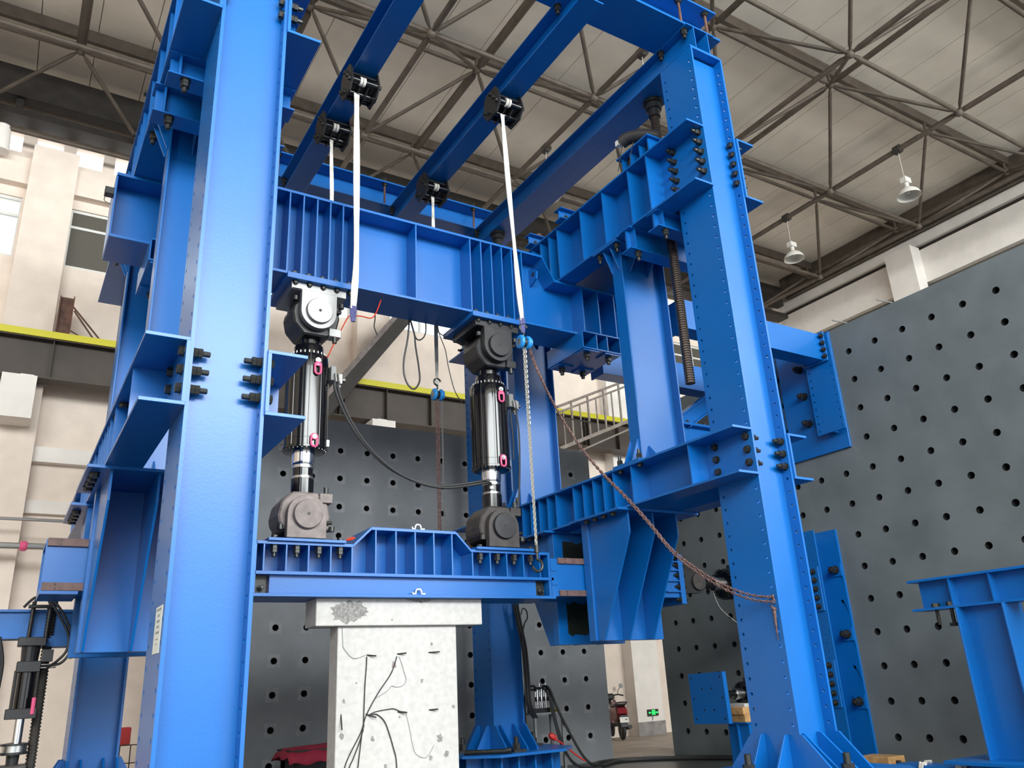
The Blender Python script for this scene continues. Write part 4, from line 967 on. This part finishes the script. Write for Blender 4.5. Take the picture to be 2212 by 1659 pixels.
# ================================================================ HOSES AND CABLES AROUND THE RIG
H = [(3.13,9.0,5.03),(3.13,9.0,4.938),(3.193,9.0,4.767),(3.298,9.0,4.56),(3.451,9.0,4.342),(3.663,9.0,4.13),(3.908,9.0,3.966),(4.219,9.0,3.857),(4.539,9.0,3.824),(4.871,9.0,3.874),(5.189,9.0,3.943),(5.30,9.1,3.95)]
wire('hydraulic_hose', H, 0.017, CABLE, 'upper black hydraulic hose sagging from the left cylinder to the right cylinder', 'hose', 'hoses between the cylinders')
wire('hydraulic_hose', [(x+0.045,y-0.01,z-0.022) for x,y,z in H], 0.017, CABLE, 'lower black hydraulic hose sagging from the left cylinder to the right cylinder', 'hose', 'hoses between the cylinders')
wire('red_cable', [(3.0,9.1,5.36),(3.031,9.0,5.34),(3.075,9.0,5.45),(3.182,9.0,5.70),(3.269,9.0,5.90),(3.311,9.0,5.945),(3.45,9.0,5.97),(3.62,9.0,5.99),(3.75,9.05,6.29)], 0.008, REDC, 'red cable from the left cylinder up to the girder', 'cable')
wire('red_cable', [(3.27,8.88,3.07),(3.33,8.87,3.075),(3.37,8.87,3.10),(3.30,8.9,3.09)], 0.010, REDC, 'orange red cable end lying beside the left clevis on the loading beam', 'cable')
wire('hydraulic_hose', [(5.75,9.03,5.02),(5.78,9.02,4.7),(5.77,9.02,4.3),(5.74,9.02,3.9),(5.70,9.02,3.55)], 0.013, CABLE, 'black hose running straight down beside the right cylinder', 'hose')
wire('hydraulic_hose', [(5.71,9.1,5.02),(5.72,9.08,4.6),(5.71,9.08,4.3)], 0.010, CABLE, 'thin black hose beside the valve of the right cylinder', 'hose')
B_ = [(7.308,11.85,2.75),(7.308,11.85,2.638),(7.376,11.85,2.267),(7.43,11.85,1.974),(7.447,11.85,1.686),(7.456,11.85,1.402),(7.464,11.85,1.122),(7.6,11.9,0.9)]
for k in range(4):
    wire('cable_bundle', [(x+0.022*k,y-0.02*(k%2),z-0.12*(k%3)*(i==0)) for i,(x,y,z) in enumerate(B_)], 0.016, CABLE, ['leftmost','second','third','rightmost'][k]+' black cable of four hanging down the side of the back right column', 'cable', 'cables on the back right column')
wire('cable_loop', [(7.409,11.8,2.50),(7.45,11.8,2.60),(7.52,11.8,2.56),(7.53,11.8,2.446),(7.46,11.8,2.336),(7.41,11.8,2.1),(7.416,11.8,1.685)], 0.012, CABLE, 'coiled black cable loop hanging by the back right column under the loading beam', 'cable')
FC = [([(6.85,15.0,9.3),(7.001,15.0,8.827),(7.036,15.0,8.495),(7.107,15.0,8.024),(7.122,15.0,7.698),(6.99,15.0,7.497),(6.843,15.0,7.583),(6.753,15.0,7.822),(6.754,15.0,8.15),(6.849,15.0,8.686),(6.9,15.0,9.3)],0.02,'big hanging loop of black cable below the girder, between the cylinders'),
 ([(6.888,15.0,9.2),(7.038,15.0,8.721),(7.19,15.0,8.711),(7.289,15.0,8.919),(7.272,15.0,9.3)],0.016,'short black cable loop just under the girder'),
 ([(6.08,15,9.4),(6.076,15.0,8.986),(6.06,15.0,8.798),(6.134,15.0,8.609)],0.013,'black cable end by the dark diagonal brace'),
 ([(7.05,14,8.9),(7.112,14.0,8.444),(7.251,14.0,8.075),(7.315,14.0,7.697),(7.448,14.0,7.194),(7.624,14.0,6.943)],0.010,'thin black cable drooping toward the right cylinder'),
 ([(7.05,14,8.6),(7.112,14.0,8.444),(7.443,14.0,8.324),(7.817,14.0,8.247)],0.012,'thin black cable running right below the girder')]
for p, r, l in FC:
    q_ = 9.5/p[0][1]; p = [(x*q_, 9.5, 1.45+(z-1.45)*q_) for x,y,z in p]; r *= q_
    wire('hanging_cable', p, r, CABLE, l, 'cable', 'cables hanging behind the girder')
wire('brace_cable', [(7.0,11.2,6.2),(8.9,13.0,6.6),(12.6,16.1,7.75)], 0.02, TRUSSD, 'dark steel cable slanting down behind the right struts to the stair railing', 'cable')

# ================================================================ BUILDING STEEL BEHIND THE RIG
cg = thing('crane_girder', (5,17.3,7.43), 'brown crane runway girder with a yellow top edge along the far wall', 'girder')
bx('web', CRANE, cg, -12, 21, 17.29, 17.31, 7.46, 8.26); bx('bottom_flange', CRANE, cg, -12, 21, 17.12, 17.48, 7.43, 7.46); bx('top_flange', CRANE, cg, -12, 21, 17.1, 17.5, 8.24, 8.27)
bx('yellow_edge', YELLOW, cg, -12, 21, 17.06, 17.10, 8.26, 8.40)
for k in range(28):
    x = -11.6+1.18*k; wide = k % 6 == 3
    bx('stiffener', CRANE, cg, x-0.008, x+0.008, 17.14, 17.29, 7.46, 8.24)
    if wide: bx('stiffener', CRANE, cg, x+0.11, x+0.126, 17.14, 17.29, 7.46, 8.24)
MB().box(-12,21,17.2,17.38,8.27,8.40).build('rail', CRANE, cg)
for x in (-0.15, 7.1): bx('bearing_plate', ZINC, cg, x-0.12, x+0.1, 17.0, 17.2, 7.40, 7.43)
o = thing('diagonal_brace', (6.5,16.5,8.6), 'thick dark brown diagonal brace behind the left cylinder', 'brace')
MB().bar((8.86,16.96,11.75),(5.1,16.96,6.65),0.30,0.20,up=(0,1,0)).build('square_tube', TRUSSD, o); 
MB().bar((8.69,16.95,11.87),(4.93,16.95,6.77),0.11,0.20,up=(0,1,0)).build('edge_flange', DUST_LIT, o)  # lighter strip: the brace's lit side put into the colour
rl = thing('stair_railing', (12.8,16.2,7), 'sloping grey steel stair railing in front of the crane girder', 'railing')
A, Bq = Vector((11.6,16.2,8.08)), Vector((14.6,16.2,9.44)); A2, B2 = Vector((11.6,16.2,6.96)), Vector((14.6,16.2,8.27))
MB().cyl(A,Bq,0.035,10).build('top_rail', RAIL, rl); MB().cyl(A-Vector((0,0,0.16)),Bq-Vector((0,0,0.16)),0.028,10).build('mid_rail', RAIL, rl); MB().bar(A2,B2,0.05,0.09).build('stringer', RAIL, rl)
for k in range(11):
    f = 0.06+0.092*k; q0 = A2.lerp(B2,f); q1 = A.lerp(Bq,f); q1.z -= 0.0 if k % 2 else 0.16
    MB().cyl(q0,q1,0.03 if k % 2 else 0.022,8).build('baluster', RAIL, rl)
MB().bar((11.75,16.25,6.75),(14.6,16.25,8.05),0.5,0.04).build('stair_soffit', RAIL, rl)
o = thing('steel_post', (0.32,17.3,8.4), 'rusty brown steel post on the crane girder, two thin rods leaning on it', 'post')
MB().box(0.18,0.44,17.2,17.24,8.41,9.24).box(0.18,0.2,17.1,17.36,8.41,9.22).box(0.42,0.44,17.1,17.36,8.41,9.25).build('post', RUSTPIPE, o)
MB().cyl((0.42,17.15,9.05),(0.98,17.15,8.42),0.018,8).build('stay_rod', RUSTPIPE, o); MB().cyl((0.46,17.15,8.95),(0.86,17.15,8.42),0.018,8).build('stay_rod', RUSTPIPE, o)
MB().cyl((0.42,17.15,8.52),(0.62,17.15,8.42),0.015,8).build('stay_rod', RUSTPIPE, o)
for z, r, l in ((4.66,0.03,'thin grey steel pipe running across the far wall at the left'),(4.18,0.06,'galvanised steel pipe with a pink coupling across the far wall at the left')):
    o = thing('wall_pipe', (-2,17,z), l, 'pipe', 'pipes on the far wall')
    MB().cyl((-6,17,z-0.01),(1.1 if r < 0.05 else 0.62,17,z),r,12).build('pipe', SATIN, o)
    for x in (-4.5,-2.6,-0.6): MB().cyl((x,17,z),(x,17.9,z),0.015,6).build('pipe_hanger', SATIN, o)
    if r > 0.05: MB().ring((0.16,17,z),(1,0,0),[(0,0.07),(0.03,0.09),(0.09,0.09),(0.12,0.07)],14).build('coupling', PINK, o)
o = thing('wall_speaker', (-1.35,17.7,12.6), 'pale round pipe end at the upper left edge below the eave beam', 'pipe')
MB().cyl((-1.32,17.5,12.45),(-1.36,17.5,13.05),0.16,18).build('pipe_end', WHITE2, o, smooth=True)
o = thing('limit_switch', (0.40,9.0,6.9), 'small black displacement sensor box on the left end of the main girder', 'sensor')
MB().box(0.36,0.458,8.93,9.03,6.86,6.95).build('body', BLACKPL, o, bevel=0.006); MB().tube(smooth_path([(0.38,8.98,6.86),(0.37,8.97,6.78),(0.44,8.96,6.74)]),0.004,6).build('lead', CABLE, o)

# ================================================================ OLD JACK FRAME AT THE LEFT
o = thing('old_cross_beam', (-1,10.5,2.15), 'faded blue cross beam of the old jack frame at the left edge', 'beam')
bx('web', BLUE2, o, -4, 0.86, 10.42, 10.44, 2.17, 2.42); bx('flange', BLUE2, o, -4, 0.86, 10.38, 10.7, 2.42, 2.445); bx('flange', BLUE2, o, -4, 0.86, 10.38, 10.7, 2.145, 2.17); bx('web', BLUE2, o, -4, 0.86, 10.64, 10.66, 2.17, 2.42)
bx('support_plate', BLUE2, o, 0.45, 0.9, 10.36, 10.72, 2.06, 2.145)
j = thing('hydraulic_jack', (0.33,10.3,1.0), 'black hydraulic jack hung on the old blue cross beam by tie rods', 'jack')
for x in (0.31,0.47): MB().cyl((x,10.33,2.10),(x+0.01,10.33,2.52),0.022,10).build('tie_rod', DARK, j)
bx('top_yoke', DARK, j, 0.27,0.52,10.28,10.38,2.455,2.485)
bx('upper_plate', BLACKM, j, 0.22,0.48,10.22,10.44,2.06,2.15, bevel=0.006); MB().ring((0.35,10.33,2.06),(0,0,-1),[(0,0.09),(0.16,0.08)],16).build('swivel_neck', BLACKM, j)
bx('cylinder_head', BLACKM, j, 0.24,0.46,10.22,10.44,1.80,1.91, bevel=0.006)
MB().ring((0.345,10.33,1.80),(0,0,-1),[(0,0.085),(0.36,0.085)],20).build('cylinder', BLACKP, j, smooth=True)
for dx in (-0.1,0.1):
    for dy in (-0.09,0.09): MB().cyl((0.345+dx,10.33+dy,1.42),(0.345+dx,10.33+dy,1.82),0.014,8).build('cylinder_rod', BLACKM, j)
bx('cylinder_foot', BLACKM, j, 0.20,0.48,10.2,10.46,1.35,1.45, bevel=0.006)
MB().ring((0.34,10.33,1.36),(0,0,-1),[(0,0.048),(0.26,0.048)],20).build('rod', CHROME, j, smooth=True)
MB().ring((0.33,10.33,1.13),(0,0,-1),[(0,0.05),(0.01,0.13),(0.03,0.13)],20).build('flange_ring', BLACKM, j)
MB().ring((0.33,10.33,1.10),(0,0,-1),[(0,0.115),(0.06,0.115)],20).build('load_cell', SATIN, j, smooth=True)
MB().ring((0.33,10.33,1.04),(0,0,-1),[(0,0.13),(0.025,0.13),(0.03,0.06),(0.12,0.055)],20).build('flange_ring', BLACKM, j)
bx('foot_block', DUSTD, j, 0.22,0.46,10.2,10.46,0.83,0.92, bevel=0.01)
bx('valve', BLACKM, j, 0.46,0.56,10.2,10.32,1.9,2.02); MB().ring((0.44,10.2,1.55),(0,0,-1),[(0,0.02),(0.16,0.02)],8).build('red_hose_stub', PINK, j)
for k in (0,0.03): MB().cyl((0.44,10.24,1.87-k),(0.60,10.22,1.87-k),0.008,8).build('hose_fitting', SATIN, j)
o = thing('threaded_column', (0.55,10.2,0), 'dark threaded rod standing behind the black jack at the left', 'screw')
pr_ = []; z = 0; 
while z < 2.7: pr_ += [(z,0.05),(z+0.012,0.05),(z+0.018,0.042),(z+0.030,0.042)]; z += 0.034
MB().ring((0.50,10.42,0),(0,0,1),pr_,12).build('threaded_rod', TRUSSD, o)
o = thing('test_block', (0.35,10.3,0), 'pale concrete test block with a band of red tape under the black jack', 'block')
bx('block', WHITE2, o, 0.17,0.50,10.16,10.5,0,0.83, bevel=0.01); bx('red_tape', REDP, o, 0.165,0.505,10.155,10.505,0.66,0.82)
for i, pth in enumerate(([(0.30,10.1,2.46),(0.36,10.08,2.56),(0.47,10.08,2.52),(0.60,10.08,2.36),(0.70,10.08,2.15),(0.70,10.08,1.98),(0.64,10.1,1.88),(0.56,10.15,1.86)],
    [(0.22,10.1,2.44),(0.32,10.07,2.54),(0.45,10.07,2.50),(0.58,10.07,2.32),(0.67,10.07,2.15),(0.67,10.07,2.0),(0.60,10.1,1.90),(0.52,10.2,1.84)])):
    wire('jack_hose', pth, 0.014, CABLE, ['outer','inner'][i]+' black hose of the pair arching over the old cross beam to the jack', 'hose', 'hoses of the old jack')
wire('jack_hose', [(0.04,10.2,2.15),(0.10,10.2,1.9),(0.10,10.2,1.6),(0.11,10.2,1.3),(0.16,10.2,1.05),(0.20,10.2,0.9)], 0.025, CABLE, 'thick black hose hanging left of the jack at the picture edge', 'hose')
wire('jack_hose', [(0.02,10.25,2.15),(0.06,10.25,1.9),(0.07,10.25,1.5),(0.10,10.25,1.15),(0.2,10.25,0.95)], 0.018, CABLE, 'thinner black hose hanging left of the jack at the picture edge', 'hose')
wire('jack_hose', [(0.48,10.0,0.85),(0.60,10.0,0.72),(0.75,10.0,0.62),(1.0,10.0,0.4)], 0.02, CABLE, 'black hose going from the block to the back left column base', 'hose')
o = thing('wire_cage', (1.9,14.6,0), 'small wire cage with a red crate on it between the left columns', 'cage')
for x in (1.55,1.7,1.85,2.0,2.15,2.3): MB().cyl((x,14.5,0),(x,14.5,0.85),0.008,6).build('wire', DARK, o)
for z in (0.3,0.6,0.85): MB().cyl((1.5,14.5,z),(2.4,14.5,z),0.008,6).build('wire', DARK, o)
o2 = tag(bx('crate', REDP, None, 1.62,1.98,14.45,14.75,0.86,1.10,bevel=0.01), 'small red crate on the wire cage between the left columns', 'crate')
# paper notice on the outer flange of the nearest column
nt_ = thing('paper_notice', (0.94,6.2,1.8), 'white paper notice with faint printed lines on the left flange of the nearest column', 'notice')
NY0, NY1, NZ0, NZ1 = 6.02, 6.27, 1.75, 2.06
bx('sheet', PAPER, nt_, 0.939,0.942,NY0,NY1,NZ0,NZ1)
for k,(z,l) in enumerate(((0.93,0.8),(0.80,0.35),(0.68,0.55),(0.56,0.5),(0.44,0.7),(0.30,0.5),(0.20,0.3))):
    zc = NZ0+(NZ1-NZ0)*z; yc = (NY0+NY1)/2; hw = (NY1-NY0)*l/2*0.85
    yy = yc-hw
    while yy < yc+hw-0.01:
        bx('print_stroke', INK, nt_, 0.938,0.939, yy, yy+0.014, zc-0.008 if k < 5 else zc-0.004, zc+0.008 if k < 5 else zc+0.004); yy += 0.02

# ================================================================ RIGHT FOREGROUND: T-SHAPED STAND
T = thing('t_stand', (10,5.5,0.3), 'blue T-shaped steel stand at the lower right, a ribbed beam on an H post', 'stand')
X0, X1 = 9.85, 10.15
bx('beam_flange', BLUE, T, X0,X1,2.6,6.40,2.385,2.415,bevel=0.002); bx('beam_flange', BLUE, T, X0,X1,2.6,6.40,2.035,2.065,bevel=0.002); bx('beam_web', BLUE, T, 9.99,10.01,2.6,6.33,2.065,2.385)
for y in (5.86,5.36,4.86,4.3,3.7,3.1):
    for a,b in ((X0+0.01,9.99),(10.01,X1-0.01)): bx('stiffener', BLUE, T, a,b,y-0.008,y+0.008,2.065,2.385)
bx('post_flange', BLUE, T, 9.80,10.20,5.80,5.82,0.36,2.035,bevel=0.002); bx('post_flange', BLUE, T, 9.80,10.20,5.24,5.26,0.36,2.035,bevel=0.002); bx('post_web', BLUE, T, 9.99,10.01,5.26,5.80,0.36,2.035)
bx('base_plate', BLUE, T, 9.55,10.45,4.9,6.22,0.32,0.36,bevel=0.003); bx('base_box', BLUE, T, 9.7,10.3,5.0,6.0,0,0.32)
for y in (6.12,5.93): bolt(T,(9.92,y,2.065),(0,0,1),0.028,0.0); MB().cyl((9.92,y,2.035),(9.92,y,1.86),0.022,10).build('hanging_bolt', DARK, T)
bx('bolt_head', DARK, T, 9.88,9.96,5.89,5.97,1.83,1.87)
L_ = thing('low_blue_beam', (10.1,6.6,0), 'low blue beam on the floor at the bottom right with white rags tied on', 'beam')
bx('beam', BLUE, L_, 9.9,10.2,5.9,7.1,0,0.26,bevel=0.004)
for y in (6.75,6.25):
    m = MB()
    for k in range(5): m.tube(smooth_path([(9.89,y+random.uniform(-.05,.05),0.27+random.uniform(0,.03)),(9.87,y+random.uniform(-.04,.04),0.24),(9.88,y+random.uniform(-.05,.05),0.12)]),0.014,6)
    m.tube([(9.9,y-0.06,0.275),(10.0,y,0.285),(10.15,y+0.03,0.275)],0.022,6).build('white_rag', STRAP, L_, smooth=True)
for k, (a,b,c_,d,z0,z1) in enumerate(((11.05,11.5,8.0,8.62,0,0.10),(11.08,11.46,8.05,8.56,0.10,0.19))):
    tag(bx('wood_block', WOOD, None, a,b,c_,d,z0,z1,bevel=0.006), ['lower pine board of the pair at the foot of the wall reaction column','upper pine board of the pair at the foot of the wall reaction column'][k], 'board', 'pine boards by the wall')
o = tag(link('floor_anchor', anchor_me(), None, at=(10.6,7.55,0)), 'steel floor anchor nut standing in front of the pine boards', 'bolt')
# small stand with wood under the lower actuator
o = thing('small_blue_stand', (9.6,9.2,0), 'small blue box stand under the lower horizontal actuator, behind the front right column', 'stand')
bx('box', BLUE, o, 9.40,9.8,9.0,9.4,0,0.73); bx('top_plate', BLUE, o, 9.36,9.84,8.98,9.42,0.73,0.75,bevel=0.002); bx('rib', BLUE, o, 9.36,9.40,9.18,9.2,0,0.73)
for k,(x0_,x1_,z0,z1,l) in enumerate(((9.40,9.70,0.75,0.85,'lowest pine block on the small blue stand'),(9.38,9.72,0.85,0.95,'middle pine block on the small blue stand'),(9.42,9.68,0.95,1.0,'thin pale board on top of the pine blocks of the small stand'))):
    tag(bx('wood_block', WOOD if k < 2 else CONC, None, x0_,x1_,9.05,9.35,z0,z1,bevel=0.005), l, 'block', 'blocks on the small stand')
o = tag(MB().cyl((11.6,9.95,1.86),(11.45,9.93,1.87),0.022,10).build('yellow_plug', YELLOW), 'short yellow plug sticking out of a hole in the right strong wall', 'plug')
wire('white_cord', [(9.25,9.2,2.6),(9.35,9.19,2.35),(9.7,9.17,2.1),(9.95,9.15,1.95),(9.96,9.15,2.2),(9.98,9.15,2.48)], 0.0022, WPLAST, 'thin white cord dangling below the upper horizontal actuator', 'cord')

# ================================================================ HOSE STAND, RED-CLOTH TABLE
s = thing('hose_stand', (8.2,12.55,0), 'grey angle-iron stand beside the back right column carrying a hose manifold', 'stand')
x0,x1,y0_,y1_ = 7.90,8.50,12.33,12.73
for x in (x0,x1-0.04):
    for y in (y0_,y1_-0.04): bx('leg', GREYP, s, x,x+0.04,y,y+0.04,0,0.94)
bx('top', GREYP, s, x0-0.02,x1+0.02,y0_-0.02,y1_+0.02,0.92,0.95); bx('shelf', GREYP, s, x0,x1,y0_,y1_,0.30,0.33)
mn = thing('hose_manifold', (8.1,12.5,0.95), 'black hydraulic manifold with upright chrome fittings on the grey stand', 'manifold')
bx('block', BLACKM, mn, 7.95,8.28,12.40,12.62,0.95,1.02,bevel=0.005); bx('valve_bar', DUSTD, mn, 8.06,8.30,12.44,12.54,1.13,1.20,bevel=0.005)
for k in range(3):
    for r in range(2):
        x = 8.04+0.085*k+0.04*r; y = 12.42+0.12*r
        MB().ring((x,y,1.02),(0,0,1),[(0,0.016),(0.05,0.016),(0.05,0.022),(0.09,0.022),(0.09,0.016),(0.14,0.016),(0.14,0.021),(0.28+0.05*((k+r)%3),0.021),(0.30+0.05*((k+r)%3),0.014)],10).build('chrome_fitting', CHROME, mn, smooth=True)
tag(MB().ring((8.36,12.47,0.955),(0,0,1),[(0,0.10),(0.03,0.11),(0.05,0.06)],9).build('yellow_rag', YBAG), 'yellow rag lying on the grey hose stand', 'rag')
for k, pth in enumerate(([(8.11,12.42,1.33),(8.18,12.36,1.37),(8.24,12.3,1.29),(8.344,12.3,1.021),(8.568,12.3,0.613),(8.795,12.3,0.255),(8.977,12.3,0.094),(9.3,12.35,0.035)],
   [(8.13,12.44,1.36),(8.2,12.4,1.36),(8.27,12.33,1.25),(8.36,12.31,1.02),(8.59,12.31,0.60),(8.82,12.31,0.24),(9.0,12.3,0.08),(9.25,12.45,0.035)],
   [(8.06,12.54,1.33),(8.15,12.4,1.33),(8.2,12.3,1.20),(8.268,12.3,0.877),(8.365,12.3,0.506),(8.476,12.3,0.305),(8.66,12.3,0.1),(9.0,12.3,0.035)],
   [(8.21,12.42,1.31),(8.25,12.36,1.30),(8.27,12.30,1.05),(8.31,12.3,0.8),(8.42,12.3,0.45),(8.55,12.3,0.2),(8.8,12.32,0.035)],
   [(8.04,12.42,1.33),(7.95,12.40,1.38),(7.83,12.38,1.33),(7.75,12.36,1.1),(7.74,12.36,0.8)],[(8.08,12.54,1.30),(7.96,12.45,1.32),(7.82,12.42,1.28),(7.74,12.4,1.05)])):
    wire('hose', pth, 0.02, CABLE, ['outermost black hose sweeping right from the manifold down to the floor','second black hose sweeping right from the manifold down to the floor','black hose dropping through the middle of the grey stand to the floor','innermost black hose dropping beside the stand leg to the floor','larger black hose arching left from the manifold behind the column','smaller black hose arching left from the manifold behind the column'][k], 'hose', 'hoses of the manifold')
wire('red_hose', [(8.151,12.26,0.569),(8.334,12.26,0.483),(8.485,12.26,0.375),(8.636,12.26,0.266),(8.824,12.26,0.15)], 0.014, REDP, 'red hose among the black hoses by the grey stand', 'hose')
o = tag(MB().ring((8.16,12.30,0.60),(0.6,0,-0.3),[(0,0.03),(0.04,0.055),(0.12,0.05),(0.15,0.02)],12).build('red_coupling', REDP, None, True), 'red hose coupling hanging on the grey stand', 'coupling')
for k, pth in enumerate(([(9.2,12.6,0.03),(9.6,12.9,0.03),(10.1,12.95,0.03),(10.58,12.62,0.03),(10.956,12.2,0.03),(11.35,11.6,0.03),(11.4,10.6,0.03)],[(9.3,12.4,0.03),(9.9,12.7,0.03),(10.4,12.5,0.03),(10.9,11.9,0.03),(11.25,11.2,0.03),(11.3,10.5,0.03)])):
    wire('floor_hose', pth, 0.03, CABLE, ['far black hose lying along the floor at the foot of the strong walls','near black hose lying along the floor at the foot of the strong walls'][k], 'hose', 'hoses on the floor')
o = thing('iron_bar', (6.4,11.6,0.5), 'dark iron bar lying on the pedestal of the back right column', 'bar')
MB().cyl((6.25,11.75,0.50),(6.75,11.35,0.50),0.035,10).cyl((6.78,11.4,0.50),(6.84,11.36,0.50),0.045,8).build('bar', DARK, o)
tb = thing('table', (4.1,12.2,0), 'small dark table under a crimson cloth behind the concrete specimen', 'table')
for x in (3.72,4.55):
    for y in (11.95,12.5): bx('leg', DARK, tb, x,x+0.05,y,y+0.05,0,0.70)
bx('tabletop', DARK, tb, 3.68,4.64,11.9,12.6,0.70,0.725)
bx('panel', BLACKPL, tb, 3.72,4.6,12.5,12.52,0.1,0.70)
m = MB(); nx, ny = 22, 12; vsx = []
for jj in range(ny+1):
    for ii in range(nx+1):
        u, v = ii/nx, jj/ny; x = 3.62+1.08*u; y = 11.80+0.88*v
        edge = min(u,1-u)*1.08-0.07; ed2 = min(v,1-v)*0.88-0.11; d = min(edge,ed2)
        z = 0.735+0.03*math.sin(5*u)*math.sin(4*v)+0.06*max(0,u-0.3) if d > 0 else 0.735+d*1.6+0.02*math.sin(20*u+13*v)
        vsx.append((x if edge > -0.0 else x, y, z))
m.add(vsx, [(jj*(nx+1)+ii, jj*(nx+1)+ii+1, (jj+1)*(nx+1)+ii+1, (jj+1)*(nx+1)+ii) for jj in range(ny) for ii in range(nx)])
o = m.build('cloth', REDCLOTH, None, True); tag(o, 'crimson cloth draped over the small dark table behind the specimen', 'cloth')
sm = o.modifiers.new('solid','SOLIDIFY'); sm.thickness = 0.006

# ================================================================ EXIT SIGN AND SCOOTER IN THE CORRIDOR
e = thing('exit_sign', (14.95,17.58,0.54), 'green lit emergency exit sign low on the white wall in the corridor', 'sign')
bx('case', BLACKPL, e, 14.76,15.12,17.56,17.60,0.46,0.62,bevel=0.004); 
def ex(poly): return MB().prism([(14.94+a,0.54+b) for a,b in poly],1,17.553,17.56).build('pictogram', EXITG, e)
def rect(a,b,c_,d): return [(a,c_),(b,c_),(b,d),(a,d)]
ex(rect(-0.045,-0.032,-0.06,0.06)); ex(rect(0.045,0.058,-0.06,0.06)); ex(rect(-0.045,0.058,0.05,0.062))
ex([(-0.005,0.028),(0.008,0.032),(0.016,0.042),(0.008,0.05),(-0.005,0.046)]); ex([(-0.012,0.025),(0.012,0.022),(0.016,-0.008),(0.034,-0.05),(0.02,-0.052),(0.004,-0.018),(-0.016,-0.052),(-0.03,-0.05),(-0.010,-0.01)]); ex([(-0.03,0.0),(-0.012,0.022),(-0.006,0.014),(-0.022,-0.006)]); ex([(0.012,0.02),(0.034,0.006),(0.036,0.014),(0.016,0.028)])
for sgn in (-1,1):
    ex([(sgn*0.165,0.0),(sgn*0.125,0.03),(sgn*0.125,0.01),(sgn*0.075,0.01),(sgn*0.075,-0.01),(sgn*0.125,-0.01),(sgn*0.125,-0.03)])
MB().tube([(14.92,17.57,0.46),(14.925,17.58,0.40),(14.92,17.59,0.35)],0.008,6).build('lead', INK, e)
sc_ = thing('scooter', (13.5,17.2,0), 'dark red motor scooter parked in the corridor, seen from behind', 'scooter')
R0 = Matrix.Rotation(math.radians(-24),4,'Z'); SC = []
def spt(f, l, z): v = R0@Vector((l,f,0)); return (13.42+v.x, 16.95+v.y, z)      # f: forward, l: right
def stp(name, m, mt, bev=0.0, smooth=False):
    m.v = [spt(y,x,z) for x,y,z in m.v]; return m.build(name, mt, sc_, smooth, bev)
def wheel(f):
    m = MB(); pts = [(0,f+0.18*math.cos(a),0.235+0.18*math.sin(a)) for a in [2*PI*i/20 for i in range(20)]]; m.tube(pts,0.055,10,closed=True); stp('tyre', m, CABLE, 0, True)
    stp('rim', MB().ring((-0.03,f,0.235),(1,0,0),[(0,0.13),(0.06,0.13)],16), DARK)
wheel(0.12); wheel(1.25)
stp('rear_body', MB().prism([(-0.08,0.50),(0.05,0.78),(0.75,0.74),(0.72,0.45),(0.3,0.38)],0,-0.14,0.14), mat('dark_red_plastic',(0.10,0.008,0.015),0.25), 0.04)
stp('seat', MB().prism([(0.0,0.78),(0.02,0.84),(0.35,0.82),(0.8,0.80),(0.78,0.74)],0,-0.13,0.13), BLACKPL, 0.03)
stp('grab_rail', MB().tube([(-0.13,0.2,0.80),(-0.13,-0.05,0.86),(0,-0.13,0.87),(0.13,-0.05,0.86),(0.13,0.2,0.80)],0.016,8), BLACKPL)
stp('tail_lamp', MB().prism([(-0.12,0.60),(-0.06,0.73),(0.02,0.73),(0.02,0.60)],0,-0.12,0.12), REDL, 0.02)
stp('mudguard', MB().prism([(-0.12,0.58),(-0.17,0.30),(-0.15,0.29),(-0.05,0.56)],0,-0.09,0.09), BLACKPL, 0.01)
stp('number_plate', MB().prism([(-0.155,0.53),(-0.205,0.41),(-0.19,0.405),(-0.14,0.525)],0,-0.11,0.11), WPLAST)
stp('plate_mark', MB().prism([(-0.178,0.495),(-0.19,0.465),(-0.187,0.464),(-0.175,0.494)],0,0.02,0.08), INK)
stp('floor_board', MB().box(-0.15,0.15,0.7,1.15,0.28,0.34), BLACKPL, 0.02)
stp('leg_shield', MB().prism([(1.05,0.32),(1.18,0.9),(1.26,0.92),(1.20,0.32)],0,-0.17,0.17), mat('dark_red_panel',(0.09,0.008,0.014),0.25), 0.03)
stp('fork', MB().cyl((0,1.26,0.25),(0,1.12,0.95),0.035,10), DARK)
stp('handlebar', MB().tube([(-0.33,0.98,1.0),(-0.2,1.05,1.03),(0,1.1,1.0),(0.2,1.05,1.03),(0.33,0.98,1.0)],0.018,8), BLACKPL, 0, True)
stp('head_cowl', MB().box(-0.11,0.11,1.03,1.22,0.90,1.06), BLACKPL, 0.04)
for s_ in (-1,1):
    stp('mirror_stalk', MB().tube([(s_*0.2,1.06,1.03),(s_*0.22,1.06,1.14),(s_*0.28,1.04,1.20)],0.008,6), DARK)
    stp('mirror', MB().ring((s_*0.29,1.03,1.24),(0,-1,0),[(0,0.05),(0.02,0.06),(0.022,0.055)],14), CHROME)
stp('silencer', MB().cyl((0.16,-0.08,0.30),(0.14,0.5,0.24),0.05,12), DARK)
